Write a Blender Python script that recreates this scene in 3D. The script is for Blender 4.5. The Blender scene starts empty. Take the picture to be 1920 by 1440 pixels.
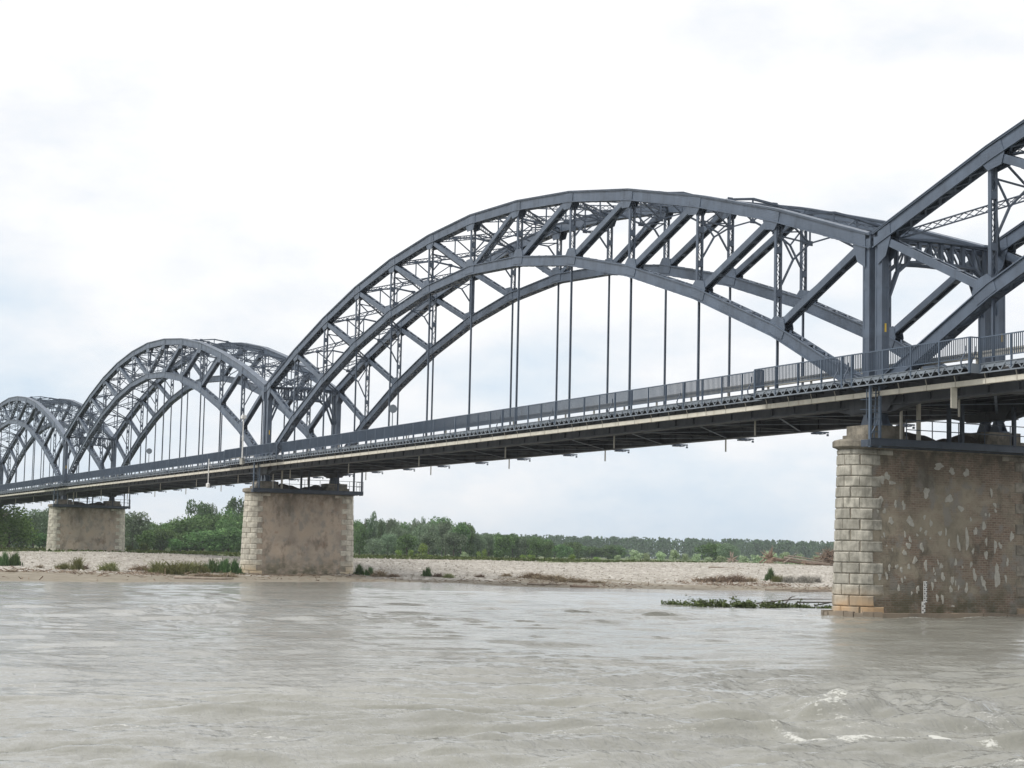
import bpy, math, random
import numpy as np
from mathutils import Vector, Matrix
R_=math.radians
scene=bpy.context.scene
COL=scene.collection
random.seed(7)

# ---------------------------------------------------------------- helpers
class MB:
    def __init__(s): s.v=[]; s.f=[]
    def add(s,vs,fs):
        b=len(s.v); s.v+=[tuple(v) for v in vs]; s.f+=[tuple(i+b for i in f) for f in fs]
    def box(s,x0,x1,y0,y1,z0,z1):
        s.add([(x0,y0,z0),(x1,y0,z0),(x1,y1,z0),(x0,y1,z0),(x0,y0,z1),(x1,y0,z1),(x1,y1,z1),(x0,y1,z1)],
              [(3,2,1,0),(4,5,6,7),(0,1,5,4),(1,2,6,5),(2,3,7,6),(3,0,4,7)])
    def beam(s,p0,p1,w,h,side=(0,1,0)):
        p0=Vector(p0);p1=Vector(p1);d=(p1-p0)
        if d.length<1e-6: return
        d.normalize(); sd=Vector(side); sd=sd-d*sd.dot(d)
        if sd.length<1e-4: sd=Vector((1,0,0))-d*d.x
        sd.normalize(); u=d.cross(sd); a=sd*(w/2); b=u*(h/2)
        s.add([p0-a-b,p0+a-b,p0+a+b,p0-a+b,p1-a-b,p1+a-b,p1+a+b,p1-a+b],
              [(3,2,1,0),(4,5,6,7),(0,1,5,4),(1,2,6,5),(2,3,7,6),(3,0,4,7)])
    def tube(s,pts,r,n=6):
        pts=[Vector(p) for p in pts]; rr=r if isinstance(r,(list,tuple)) else [r]*len(pts)
        vs=[];fs=[]
        for i,p in enumerate(pts):
            d=(pts[min(i+1,len(pts)-1)]-pts[max(i-1,0)]).normalized()
            a=d.orthogonal().normalized() if i==0 else (a-d*a.dot(d)).normalized()
            b=d.cross(a)
            for k in range(n):
                t=2*math.pi*k/n; vs.append(p+(a*math.cos(t)+b*math.sin(t))*rr[i])
        for i in range(len(pts)-1):
            for k in range(n):
                fs.append((i*n+k,i*n+(k+1)%n,(i+1)*n+(k+1)%n,(i+1)*n+k))
        fs.append(tuple(range(n))[::-1]); fs.append(tuple((len(pts)-1)*n+k for k in range(n)))
        s.add(vs,fs)
    def prism(s,poly,y0,y1,ax='y'):
        n=len(poly)
        if ax=='y': vs=[(a,y0,b) for a,b in poly]+[(a,y1,b) for a,b in poly]
        elif ax=='x': vs=[(y0,a,b) for a,b in poly]+[(y1,a,b) for a,b in poly]
        else: vs=[(a,b,y0) for a,b in poly]+[(a,b,y1) for a,b in poly]
        s.add(vs,[tuple(range(n)),tuple(range(2*n-1,n-1,-1))]+[(i,i+n,(i+1)%n+n,(i+1)%n) for i in range(n)])
    def strip(s,pts,o0,o1,y0,y1):
        # continuous mitred band along an x-z polyline, from offset o0 to o1 along its normal
        n=len(pts); vs=[]
        for i,(x,z) in enumerate(pts):
            if i==0 or i==n-1:
                j=(0,1) if i==0 else (n-2,n-1)
                dx=pts[j[1]][0]-pts[j[0]][0]; dz=pts[j[1]][1]-pts[j[0]][1]
                nx,nz=0,math.hypot(dx,dz)/dx
            else:
                a=Vector((pts[i][0]-pts[i-1][0],pts[i][1]-pts[i-1][1])).normalized()
                b=Vector((pts[i+1][0]-pts[i][0],pts[i+1][1]-pts[i][1])).normalized()
                na=Vector((-a.y,a.x)); m=(na+Vector((-b.y,b.x))).normalized(); c=m.dot(na)
                nx,nz=m.x/c,m.y/c
            for o in (o0,o1):
                for y in (y0,y1): vs.append((x+nx*o,y,z+nz*o))
        fs=[]
        for i in range(n-1):
            a=i*4;b=a+4
            fs+=[(a,b,b+1,a+1),(a+2,a+3,b+3,b+2),(a,a+2,b+2,b),(a+1,b+1,b+3,a+3)]
        fs+=[(0,1,3,2),(4*n-4,4*n-2,4*n-1,4*n-3)]
        s.add(vs,fs)
    def lace(s,p0,p1,side,half,n,w,t,off=(0,0,0),cross=False):
        # zigzag lacing bars between two parallel lines at +-half*side
        p0=Vector(p0)+Vector(off);p1=Vector(p1)+Vector(off);sd=Vector(side).normalized()
        d=(p1-p0).normalized(); nrm=d.cross(sd)
        for k in range(n):
            a=p0.lerp(p1,k/n); b=p0.lerp(p1,(k+1)/n); sg=1 if k%2 else -1
            for q in ((1,-1) if cross else (1,)):
                e=nrm*(0.004*sg*q+ (t*1.1 if q<0 else 0))
                s.beam(a+sd*half*sg*q+e,b-sd*half*sg*q+e,w,t,side=nrm.cross(b-a))
    def mesh(s,name,mat,smooth=False):
        me=bpy.data.meshes.new(name); me.from_pydata(s.v,[],s.f)
        if mat: me.materials.append(mat)
        if smooth: me.polygons.foreach_set('use_smooth',[True]*len(me.polygons))
        me.update(); return me
    def build(s,name,mat,parent=None,loc=(0,0,0),smooth=False):
        return link(name,s.mesh(name,mat,smooth),parent,loc)
def link(name,me,parent=None,loc=(0,0,0),rotz=0):
    o=bpy.data.objects.new(name,me); COL.objects.link(o); o.location=loc; o.rotation_euler=(0,0,rotz)
    if parent: o.parent=parent
    return o
def tag(o,label=None,cat=None,group=None,kind=None):
    if label: o['label']=label
    if cat: o['category']=cat
    if group: o['group']=group
    if kind: o['kind']=kind
    return o
def empty(name,loc,label,cat,group=None,rotz=0):
    o=bpy.data.objects.new(name,None); COL.objects.link(o); o.location=loc; o.rotation_euler=(0,0,rotz)
    o.empty_display_size=.5
    return tag(o,label,cat,group)
def copy_tree(o,parent=None):
    c=o.copy(); COL.objects.link(c)
    if parent: c.parent=parent
    for ch in list(o.children): copy_tree(ch,c)
    return c
def structure(o): o['kind']='structure'; return o

# ---------------------------------------------------------------- materials
def nodes(name):
    m=bpy.data.materials.new(name); m.use_nodes=True; nt=m.node_tree
    b=nt.nodes['Principled BSDF']; return m,nt,b
def N(nt,t,**kw):
    n=nt.nodes.new(t)
    for k,v in kw.items():
        if k in n.inputs: n.inputs[k].default_value=v
        else: setattr(n,k,v)
    return n
def coords(nt,scale=(1,1,1),world=False,loc=(0,0,0),rot=(0,0,0)):
    if world: src=N(nt,'ShaderNodeNewGeometry').outputs['Position']
    else: src=N(nt,'ShaderNodeTexCoord').outputs['Object']
    mp=N(nt,'ShaderNodeMapping'); mp.inputs['Scale'].default_value=scale; mp.inputs['Location'].default_value=loc; mp.inputs['Rotation'].default_value=rot
    nt.links.new(src,mp.inputs['Vector']); return mp.outputs[0]
def noise(nt,vec,scale,detail=5,rough=.55):
    n=N(nt,'ShaderNodeTexNoise'); n.inputs['Scale'].default_value=scale; n.inputs['Detail'].default_value=detail; n.inputs['Roughness'].default_value=rough
    if vec is not None: nt.links.new(vec,n.inputs['Vector'])
    return n.outputs['Fac']
def ramp(nt,fac,stops):
    r=N(nt,'ShaderNodeValToRGB'); e=r.color_ramp.elements
    while len(e)<len(stops): e.new(.5)
    for el,(p,c) in zip(e,stops): el.position=p; el.color=(*c,1) if len(c)==3 else c
    nt.links.new(fac,r.inputs[0]); return r.outputs[0]
def g(v): return (v,v,v)
def mix(nt,fac,a,b,mode='MIX'):
    m=N(nt,'ShaderNodeMix',data_type='RGBA',blend_type=mode)
    for s,v in ((0,fac),(6,a),(7,b)):
        if hasattr(v,'is_linked') or hasattr(v,'links'): nt.links.new(v,m.inputs[s])
        else: m.inputs[s].default_value=v if s==0 else ((*v,1) if len(v)==3 else v)
    return m.outputs[2]
def bump(nt,h,strength,dist,b,prev=None):
    n=N(nt,'ShaderNodeBump'); n.inputs['Strength'].default_value=strength; n.inputs['Distance'].default_value=dist
    nt.links.new(h,n.inputs['Height'])
    if prev is not None: nt.links.new(prev,n.inputs['Normal'])
    if b is not None: nt.links.new(n.outputs[0],b.inputs['Normal'])
    return n.outputs[0]

def paint(name,col,rough=.5,var=.25,rivet=True,metal=0.0,stain=(.5,.45,.4)):
    m,nt,b=nodes(name)
    v=coords(nt); vs=coords(nt,(1.2,1.2,.25))
    n1=noise(nt,v,.9,6,.6); n2=noise(nt,vs,2.2,5,.65)
    lo=tuple(c*(1-var) for c in col); hi=tuple(min(1,c*(1+var)) for c in col)
    c=ramp(nt,n1,[(.3,lo),(.7,hi)])
    st=ramp(nt,n2,[(.58,g(0)),(.75,g(.55))])
    c=mix(nt,st,c,tuple(a*s for a,s in zip(col,stain)))
    nt.links.new(c,b.inputs['Base Color']); b.inputs['Roughness'].default_value=rough; b.inputs['Metallic'].default_value=metal
    rr=ramp(nt,n2,[(.3,g(rough-.08)),(.7,g(rough+.15))]); nt.links.new(rr,b.inputs['Roughness'])
    if rivet:
        vo=N(nt,'ShaderNodeTexVoronoi',feature='F1'); vo.inputs['Scale'].default_value=7.5; vo.inputs['Randomness'].default_value=.12
        nt.links.new(v,vo.inputs['Vector'])
        h=ramp(nt,vo.outputs['Distance'],[(.12,g(1)),(.24,g(0))]); bump(nt,h,.5,.02,b)
    return m
M={}
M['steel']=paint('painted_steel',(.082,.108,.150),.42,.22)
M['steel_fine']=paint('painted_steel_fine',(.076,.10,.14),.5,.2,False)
M['steel_floor']=paint('floor_steel_darkened',(.05,.055,.064),.65,.3,False)  # floor steel, its colour darkened to deepen the shade under the deck
M['rail']=paint('rail_paint',(.08,.11,.155),.5,.12,False)
M['fascia']=paint('walkway_paint',(.19,.22,.255),.55,.2,False)
M['galv']=paint('galvanised_steel',(.36,.35,.31),.5,.2,False,.2)
M['cream']=paint('cream_duct',(.61,.58,.50),.6,.18,False,0,(.6,.5,.38))
M['pipe']=paint('pale_pipe',(.42,.40,.35),.6,.2,False)
M['platform']=paint('platform_paint',(.05,.066,.092),.5,.2,False)
M['ladder']=paint('ladder_paint',(.09,.125,.175),.5,.15,False)
M['white']=paint('white_paint',(.72,.72,.70),.5,.08,False)
M['yellow']=paint('yellow_paint',(.65,.45,.06),.5,.1,False)
M['black']=paint('black_paint',(.02,.02,.02),.6,.1,False)
M['asphalt']=paint('asphalt',(.06,.06,.06),.9,.2,False)
M['sign']=paint('sign_back',(.20,.23,.26),.45,.1,False,.3)

def stone_mat(name,base,warm,dark,lowstain=True):
    m,nt,b=nodes(name)
    v=coords(nt); isl=N(nt,'ShaderNodeNewGeometry').outputs['Random Per Island']
    c=ramp(nt,isl,[(0,tuple(x*.78 for x in base)),(.5,base),(1,tuple(min(1,x*1.18) for x in base))])
    n=noise(nt,v,1.7,7,.65); c=mix(nt,ramp(nt,n,[(.40,g(.85)),(.60,g(0))]),c,dark)
    n2=noise(nt,coords(nt,(3,3,.5)),1.6,6,.7); c=mix(nt,ramp(nt,n2,[(.5,g(0)),(.72,g(.6))]),c,tuple(x*.5 for x in dark))
    sx=N(nt,'ShaderNodeSeparateXYZ'); nt.links.new(v,sx.inputs[0])
    mr=N(nt,'ShaderNodeMapRange'); mr.inputs[1].default_value=1.5; mr.inputs[2].default_value=.5; nt.links.new(sx.outputs[2],mr.inputs[0])
    mm=N(nt,'ShaderNodeMath',operation='MULTIPLY'); nt.links.new(mr.outputs[0],mm.inputs[0])
    nt.links.new(ramp(nt,noise(nt,v,.9,4),[(.35,g(.25)),(.6,g(1))]),mm.inputs[1])
    c=mix(nt,mm.outputs[0],c,warm)
    nt.links.new(c,b.inputs['Base Color']); b.inputs['Roughness'].default_value=.9
    bp=bump(nt,noise(nt,v,22,4,.7),.35,.02,None); bump(nt,noise(nt,v,3.5,5,.6),.5,.05,b,bp)
    return m
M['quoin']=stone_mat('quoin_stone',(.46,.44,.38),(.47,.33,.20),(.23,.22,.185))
M['quoin_dark']=stone_mat('quoin_stone_shaded',(.30,.275,.23),(.34,.25,.16),(.15,.135,.11))  # darker copy of the quoin stone, far-end shade put into its colour
M['quoin_pale']=stone_mat('quoin_stone_pale',(.60,.57,.485),(.52,.43,.30),(.38,.355,.30))
M['cap']=stone_mat('cap_stone',(.26,.235,.19),(.26,.235,.19),(.12,.11,.09))
M['ledge']=stone_mat('ledge_stone',(.27,.24,.20),(.27,.22,.165),(.12,.10,.08))

def pier_face(name,brick=True):
    m,nt,b=nodes(name)
    tc=N(nt,'ShaderNodeTexCoord').outputs['Object']
    sx=N(nt,'ShaderNodeSeparateXYZ'); nt.links.new(tc,sx.inputs[0])
    cb=N(nt,'ShaderNodeCombineXYZ'); nt.links.new(sx.outputs[1],cb.inputs[0]); nt.links.new(sx.outputs[2],cb.inputs[1]); nt.links.new(sx.outputs[0],cb.inputs[2])
    v=cb.outputs[0]
    def mp(s,l=(0,0,0)):
        q=N(nt,'ShaderNodeMapping'); q.inputs['Scale'].default_value=s; q.inputs['Location'].default_value=l; nt.links.new(v,q.inputs[0]); return q.outputs[0]
    br=N(nt,'ShaderNodeTexBrick'); nt.links.new(v,br.inputs['Vector'])
    br.inputs['Scale'].default_value=1; br.inputs['Brick Width'].default_value=.30; br.inputs['Row Height'].default_value=.105
    br.inputs['Mortar Size'].default_value=.014; br.inputs['Mortar Smooth'].default_value=.3; br.inputs['Bias'].default_value=0
    br.inputs['Color1'].default_value=(.19,.135,.10,1); br.inputs['Color2'].default_value=(.27,.195,.145,1); br.inputs['Mortar'].default_value=(.36,.32,.26,1)
    jn=noise(nt,mp((3.3,9.5,1)),1,2); jc=ramp(nt,jn,[(.3,(.12,.085,.062)),(.5,(.235,.175,.13)),(.72,(.36,.28,.215))])
    brick_c=mix(nt,.5,br.outputs['Color'],mix(nt,br.outputs['Fac'],jc,(.27,.24,.20)))
    if brick: plaster=ramp(nt,noise(nt,mp((.5,.45,1)),1.5,8,.65),[(.3,(.185,.168,.128)),(.5,(.315,.278,.212)),(.7,(.37,.318,.245))])
    else: plaster=ramp(nt,noise(nt,mp((.45,.4,1)),1.3,8,.62),[(.28,(.26,.225,.185)),(.48,(.42,.355,.29)),(.58,(.44,.36,.285)),(.75,(.53,.455,.37))])
    pn=noise(nt,mp((.33,.5,1),(3,1,0)),1.2,7,.62)
    cov=ramp(nt,pn,[(.45,g(0)),(.58,g(1))]) if brick else ramp(nt,pn,[(.18,g(.75)),(.3,g(1))])
    # bare brick at the foot
    mr=N(nt,'ShaderNodeMapRange'); mr.inputs[1].default_value=.95; mr.inputs[2].default_value=.75; nt.links.new(sx.outputs[2],mr.inputs[0])
    zn=N(nt,'ShaderNodeMath',operation='SUBTRACT',use_clamp=True); nt.links.new(cov,zn.inputs[0]); nt.links.new(mr.outputs[0],zn.inputs[1])
    c=mix(nt,zn.outputs[0] if brick else cov,brick_c,plaster)
    # grey repair blotches, dark run-off streaks, pale scabs
    gb=ramp(nt,noise(nt,mp((.8,.6,1),(7,2,0)),1.3,6,.6),[(.55,g(0)),(.62,g(.85))]); c=mix(nt,gb,c,(.27,.255,.225) if brick else (.30,.28,.245))
    ds=ramp(nt,noise(nt,mp((.75,.42,1),(1,9,0)),1.5,8,.68),[(.53,g(0)),(.66,g(.75))]); c=mix(nt,ds,c,(.115,.10,.075) if brick else (.17,.145,.115))
    up=N(nt,'ShaderNodeMapRange'); up.inputs[1].default_value=5.6; up.inputs[2].default_value=7.6; nt.links.new(sx.outputs[2],up.inputs[0])
    um=N(nt,'ShaderNodeMath',operation='MULTIPLY'); nt.links.new(up.outputs[0],um.inputs[0])
    nt.links.new(ramp(nt,noise(nt,mp((.6,.4,1),(4,4,0)),1.7,8,.68),[(.40,g(0)),(.60,g(.95))]),um.inputs[1]); c=mix(nt,um.outputs[0],c,(.115,.10,.075) if brick else (.16,.135,.105))
    if not brick:
        ps=ramp(nt,noise(nt,mp((1.1,.5,1),(11,3,0)),1.6,4,.55),[(.71,g(0)),(.74,g(.75))]); c=mix(nt,ps,c,(.40,.37,.32))
        rs=ramp(nt,noise(nt,mp((.8,.55,1),(2,13,0)),1.6,6,.65),[(.58,g(0)),(.7,g(.6))]); c=mix(nt,rs,c,(.24,.16,.115))
    # moss low down
    lo=N(nt,'ShaderNodeMapRange'); lo.inputs[1].default_value=2.1; lo.inputs[2].default_value=.3; nt.links.new(sx.outputs[2],lo.inputs[0])
    lm=N(nt,'ShaderNodeMath',operation='MULTIPLY'); nt.links.new(lo.outputs[0],lm.inputs[0])
    nt.links.new(ramp(nt,noise(nt,mp((.9,1.2,1),(5,6,0)),1.4,5,.65),[(.36,g(0)),(.62,g(.9))]),lm.inputs[1]); c=mix(nt,lm.outputs[0],c,(.075,.078,.042))
    nt.links.new(c,b.inputs['Base Color']); b.inputs['Roughness'].default_value=.92
    h1=bump(nt,noise(nt,mp((1,1,1)),9,6,.65),.5,.04,None)
    inv=N(nt,'ShaderNodeMath',operation='SUBTRACT'); inv.inputs[0].default_value=1; nt.links.new(br.outputs['Fac'],inv.inputs[1])
    mu=N(nt,'ShaderNodeMath',operation='MULTIPLY'); nt.links.new(inv.outputs[0],mu.inputs[0])
    i2=N(nt,'ShaderNodeMath',operation='SUBTRACT'); i2.inputs[0].default_value=1; nt.links.new(zn.outputs[0] if brick else cov,i2.inputs[1]); nt.links.new(i2.outputs[0],mu.inputs[1])
    bump(nt,mu.outputs[0],.9,.03,b,h1)
    return m
M['brickface']=pier_face('pier_brick',True)
M['plasterface']=pier_face('pier_render',False)
m,nt,b=nodes('mortar'); v=coords(nt)
nt.links.new(ramp(nt,noise(nt,v,6,6,.65),[(.3,(.36,.345,.30)),(.7,(.52,.505,.455))]),b.inputs['Base Color']); b.inputs['Roughness'].default_value=.95; bump(nt,noise(nt,v,14,5,.6),.6,.03,b); M['mortar']=m
m,nt,b=nodes('silt'); v=coords(nt)
nt.links.new(ramp(nt,noise(nt,v,3,6,.65),[(.3,(.05,.042,.032)),(.7,(.12,.10,.08))]),b.inputs['Base Color']); b.inputs['Roughness'].default_value=.95; bump(nt,noise(nt,v,9,5,.6),.8,.06,b); M['silt']=m

def ground_mat(name,stops,scale,extra=None,bs=.6,bd=.08):
    m,nt,b=nodes(name); v=coords(nt,world=True)
    c=ramp(nt,noise(nt,v,scale,8,.72),stops)
    big=noise(nt,v,.12,5,.6); c=mix(nt,ramp(nt,big,[(.35,g(.0)),(.65,g(.4))]),c,tuple(x*.72 for x in stops[len(stops)//2][1]))
    if extra: c=extra(nt,v,c)
    nt.links.new(c,b.inputs['Base Color']); b.inputs['Roughness'].default_value=.95
    bump(nt,noise(nt,v,scale*1.3,6,.7),bs,bd,b); return m
def stones(nt,v,c):
    vo=N(nt,'ShaderNodeTexVoronoi',feature='F1'); vo.inputs['Scale'].default_value=2.6; nt.links.new(v,vo.inputs['Vector'])
    sp=N(nt,'ShaderNodeSeparateColor'); nt.links.new(vo.outputs['Color'],sp.inputs[0])
    st=ramp(nt,sp.outputs[0],[(.0,(.14,.125,.11)),(.35,(.33,.30,.265)),(.75,(.42,.39,.345)),(1,(.72,.70,.65))])
    return mix(nt,.55,c,st)
M['gravel']=ground_mat('gravel',[(.28,(.20,.18,.155)),(.5,(.37,.34,.295)),(.74,(.56,.53,.475))],1.5,stones,.35,.06)
M['mud']=ground_mat('mud',[(.3,(.15,.125,.09)),(.5,(.235,.205,.155)),(.72,(.36,.325,.265))],.9,None,.9,.12)
M['grass']=ground_mat('grass',[(.3,(.055,.075,.025)),(.5,(.10,.125,.04)),(.72,(.17,.185,.075))],.35)
M['crop']=ground_mat('crop',[(.3,(.10,.17,.05)),(.7,(.14,.22,.07))],.2)

def leaf_mat(name,cols,trans=.25):
    m,nt,b=nodes(name); nt.nodes.remove(b)
    isl=N(nt,'ShaderNodeNewGeometry').outputs['Random Per Island']
    oi=N(nt,'ShaderNodeObjectInfo').outputs['Random']
    c=ramp(nt,isl,[(0,cols[0]),(.55,cols[1]),(1,cols[2])])
    cl=noise(nt,coords(nt),5,3,.6); c=mix(nt,ramp(nt,cl,[(.36,g(0)),(.62,g(.75))]),c,tuple(x*.8 for x in cols[0]))
    hs=N(nt,'ShaderNodeHueSaturation'); nt.links.new(c,hs.inputs['Color'])
    a=N(nt,'ShaderNodeMapRange'); hs.inputs['Saturation'].default_value=.92; a.inputs[3].default_value=.49; a.inputs[4].default_value=.525; nt.links.new(oi,a.inputs[0]); nt.links.new(a.outputs[0],hs.inputs['Hue'])
    a2=N(nt,'ShaderNodeMapRange'); a2.inputs[3].default_value=.78; a2.inputs[4].default_value=1.28; nt.links.new(oi,a2.inputs[0]); nt.links.new(a2.outputs[0],hs.inputs['Value'])
    d=N(nt,'ShaderNodeBsdfDiffuse'); t=N(nt,'ShaderNodeBsdfTranslucent'); mx=N(nt,'ShaderNodeMixShader'); mx.inputs[0].default_value=trans
    nt.links.new(hs.outputs[0],d.inputs[0]); nt.links.new(hs.outputs[0],t.inputs[0]); nt.links.new(d.outputs[0],mx.inputs[1]); nt.links.new(t.outputs[0],mx.inputs[2])
    nt.links.new(mx.outputs[0],nt.nodes['Material Output'].inputs['Surface']); return m
LM={'broad':leaf_mat('leaf_dark_green',[(0.0785,0.138,0.0493),(0.138,0.236,0.0785),(0.236,0.347,0.123)]),
 'lime':leaf_mat('leaf_bright_green',[(0.109,0.166,0.0448),(0.179,0.256,0.0704),(0.269,0.358,0.109)]),
 'poplar':leaf_mat('leaf_poplar',[(0.0672,0.123,0.0538),(0.123,0.202,0.0806),(0.191,0.28,0.123)]),
 'willow':leaf_mat('leaf_willow',[(0.123,0.179,0.101),(0.212,0.292,0.179),(0.347,0.436,0.292)]),
 'open':leaf_mat('leaf_open',[(0.0672,0.123,0.0493),(0.116,0.191,0.0762),(0.191,0.269,0.112)]),
 'bush':leaf_mat('leaf_bush',[(0.0785,0.146,0.0448),(0.134,0.236,0.0785),(0.212,0.337,0.112)]),
 'light':leaf_mat('leaf_light',[(0.179,0.269,0.0561),(0.28,0.403,0.0896),(0.426,0.561,0.146)]),
 'pale':leaf_mat('leaf_pale_willow',[(0.269,0.358,0.191),(0.448,0.549,0.325),(0.649,0.75,0.481)]),
 'darkbush':leaf_mat('leaf_dark_bush',[(0.0672,0.0941,0.0358),(0.112,0.134,0.0493),(0.168,0.168,0.0672)]),
 'far':leaf_mat('leaf_far',[(0.0672,0.138,0.0672),(0.112,0.206,0.0963),(0.168,0.28,0.131)])}
def flat(name,c1,c2,sc=6,rough=.9):
    m,nt,b=nodes(name); nt.links.new(ramp(nt,noise(nt,coords(nt),sc,5,.6),[(.3,c1),(.7,c2)]),b.inputs['Base Color']); b.inputs['Roughness'].default_value=rough; return m
M['bark']=flat('bark',(.05,.042,.032),(.13,.115,.095))
M['deadwood']=flat('dead_wood',(.18,.14,.11),(.38,.32,.26))
M['deadbrown']=flat('rootwood',(.13,.09,.065),(.29,.215,.16))
WM={'green':leaf_mat('weed_green',[(0.0688,0.115,0.0459),(0.115,0.184,0.0688),(0.184,0.275,0.103)]),'olive':leaf_mat('weed_olive',[(0.161,0.173,0.0688),(0.252,0.265,0.103),(0.39,0.379,0.173)]),
 'brown':leaf_mat('weed_brown',[(0.196,0.138,0.0964),(0.321,0.24,0.173),(0.459,0.367,0.275)]),'twig':leaf_mat('weed_twig',[(0.161,0.115,0.0803),(0.252,0.196,0.138),(0.39,0.311,0.23)]),'grey':leaf_mat('weed_grey',[(0.207,0.196,0.173),(0.344,0.321,0.286),(0.505,0.482,0.436)])}
# ---------------------------------------------------------------- bridge
P=7.8; NP=12; L=P*NP; GAP=.97; S=L+GAP; W=6.78; Z0=9.3
UP=[17.55,19.99,22.03,23.73,24.94,25.67,25.96]; LO=[10.5,14.08,16.92,19.2,20.9,21.93,22.34]
zu=lambda i: UP[min(i,NP-i)]
zl=lambda i: LO[min(i,NP-i)]
def make_span():
    root=empty('bridge_span',(0,0,Z0),'x','bridge span')
    def part(name,me,loc=(0,0,0),par=None,rotz=0):
        par=par or root
        l=(loc[0],loc[1],loc[2]-Z0) if par is root else loc
        return link(name,me,par,l,rotz)
    # --- arch chords
    upts=[(i*P,zu(i)) for i in range(NP+1)]; lpts=[(i*P,zl(i)) for i in range(NP+1)]
    def ends(p):   # run out over the posts
        a=[(p[0][0]-.36,p[0][1]-.36*(p[1][1]-p[0][1])/P)]+p[1:-1]+[(p[-1][0]+.36,p[-1][1]+.36*(p[-1][1]-p[-2][1])/P)]
        return a
    def chord(pts,upper):
        mb=MB(); e=ends(pts); D=.31
        for s in (-1,1):
            y0,y1=sorted((s*.185,s*.235)); mb.strip(e,-D,D,y0,y1)
            y0,y1=sorted((s*.238,s*.315)); mb.strip(e,-D-.02,-D+.035,y0,y1)
            y0,y1=sorted((s*.238,s*.315)); mb.strip(e,D-.035,D+.02,y0,y1)
        if upper: mb.strip(e,D+.024,D+.06,-.34,.34)
        for k in range(len(pts)-1):
            a=Vector((pts[k][0],0,pts[k][1])); b=Vector((pts[k+1][0],0,pts[k+1][1])); d=(b-a).normalized(); n=Vector((-d.z,0,d.x))
            a2=a+d*.3; b2=b-d*.3
            for s in ((-1,) if upper else (-1,1)):
                mb.lace(a2,b2,(0,1,0),.2,14,.11,.025,off=n*s*(D+.03 if s<0 else D+.03))
                for q in (.0,.33,.66,1.):
                    c=a2.lerp(b2,q)+n*s*(D+.012); mb.beam(c-d*.22,c+d*.22,.42,.02)
        for i in range(0,NP+1):
            x,z=pts[i]
            if i==0: d=Vector((pts[1][0]-x,pts[1][1]-z))
            elif i==NP: d=Vector((x-pts[i-1][0],z-pts[i-1][1]))
            else: d=Vector((pts[i+1][0]-pts[i-1][0],pts[i+1][1]-pts[i-1][1]))
            d.normalize(); n=Vector((-d.y,d.x)); sg=-1 if upper else 1
            if i in (0,NP) and not upper: continue
            k=1 if i<NP/2 else -1
            if i==NP//2: poly=[(-.8,-.22*sg),(.8,-.22*sg),(.8,.3*sg),(.5,.8*sg),(-.5,.8*sg),(-.8,.3*sg)]
            else:
                # the plate leans towards the diagonal that lands on it
                q=k if upper else -k
                poly=[(-.45*q,-.22*sg),(.9*q,-.22*sg),(.98*q,.4*sg),(.66*q,.82*sg),(-.2*q,.72*sg),(-.45*q,.33*sg)]
            if i in (0,NP): poly=[(0,-.25*sg),(.75*k,-.25*sg),(.8*k,.45*sg),(.5*k,1.0*sg),(0,1.25*sg)]
            pp=[(x+d.x*a+n.x*b,z+d.y*a+n.y*b) for a,b in poly]
            if i in (0,NP):
                sl=d.y/d.x*k
                pp=[(x,z+.3),(x+.9*k,z+.25+.9*sl),(x+.98*k,z-.30+.5*sl),(x+.62*k,z-.95),(x,z-1.3)]
            for s in (-1,1):
                y0,y1=sorted((s*.242,s*.268)); mb.prism(pp,y0,y1)
        return mb.mesh('upper_chord' if upper else 'lower_chord',M['steel'])
    for up,pts,nm in ((True,upts,'upper_chord'),(False,lpts,'lower_chord')):
        me=chord(pts,up)
        for y in (0,W): part(nm,me,(0,y,0))
    # --- end posts
    mb=MB(); zb,zt=9.66,17.55
    mb.box(-.24,.24,-.19,.19,zb,zt+.05); 
    for sx in (-1,1):
        for sy in (-1,1):
            x0,x1=sorted((sx*.26,sx*.16)); y0,y1=sorted((sy*.192,sy*.208)); mb.box(x0,x1,y0,y1,zb,zt)
            x0,x1=sorted((sx*.242,sx*.258)); y0,y1=sorted((sy*.19,sy*.1)); mb.box(x0,x1,y0,y1,zb,zt)
    for z in (12.9,15.2): mb.box(-.255,.255,-.2,.2,z,z+.45)
    mb.box(-.29,.29,-.235,.235,zt+.05,zt+.36)
    pm=mb.mesh('portal_post',M['steel'])
    lb=MB(); lb.box(.263,.273,-.045,.045,13.1,13.5); lm_=lb.mesh('marker_plate',M['yellow'])
    bl=MB()
    for k in range(4): bl.box(.2735,.276,-.025,.025,13.14+k*.09,13.18+k*.09)
    blm=bl.mesh('marking',M['black'])
    for i in (0,NP):
        for y in (0,W):
            o=part('portal_post',pm,(i*P,y,0))
            if i==0:
                q=link('marker_plate',lm_,o); 
    # --- laced uprights
    def upright(h):
        mb=MB()
        for s in (-1,1):
            y0,y1=sorted((s*.185,s*.15)); mb.box(-.10,.10,y0,y1,0,h)
            y0,y1=sorted((s*.148,s*.115))
            for q in (-1,1):
                x0,x1=sorted((q*.10,q*.085)); mb.box(x0,x1,y0,y1,0,h)
        n=max(4,int(h/.46))
        for q in (-1,1): mb.lace((0,0,.1),(0,0,h-.1),(0,1,0),.13,n,.034,.012,off=(q*.092,0,0))
        for fz in ((.3,.72) if h>4.2 else (.5,)):
            for q in (-1,1): mb.box(q*.11-.008,q*.11+.008,-.16,.16,h*fz-.17,h*fz+.17)
        mb.box(-.11,.11,-.17,.17,-.1,.18); mb.box(-.11,.11,-.17,.17,h-.25,h+.1)
        return mb.mesh('laced_upright',M['steel_fine'])
    um={j:upright(UP[j]-LO[j]-.62) for j in range(1,7)}
    hm={}
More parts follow.
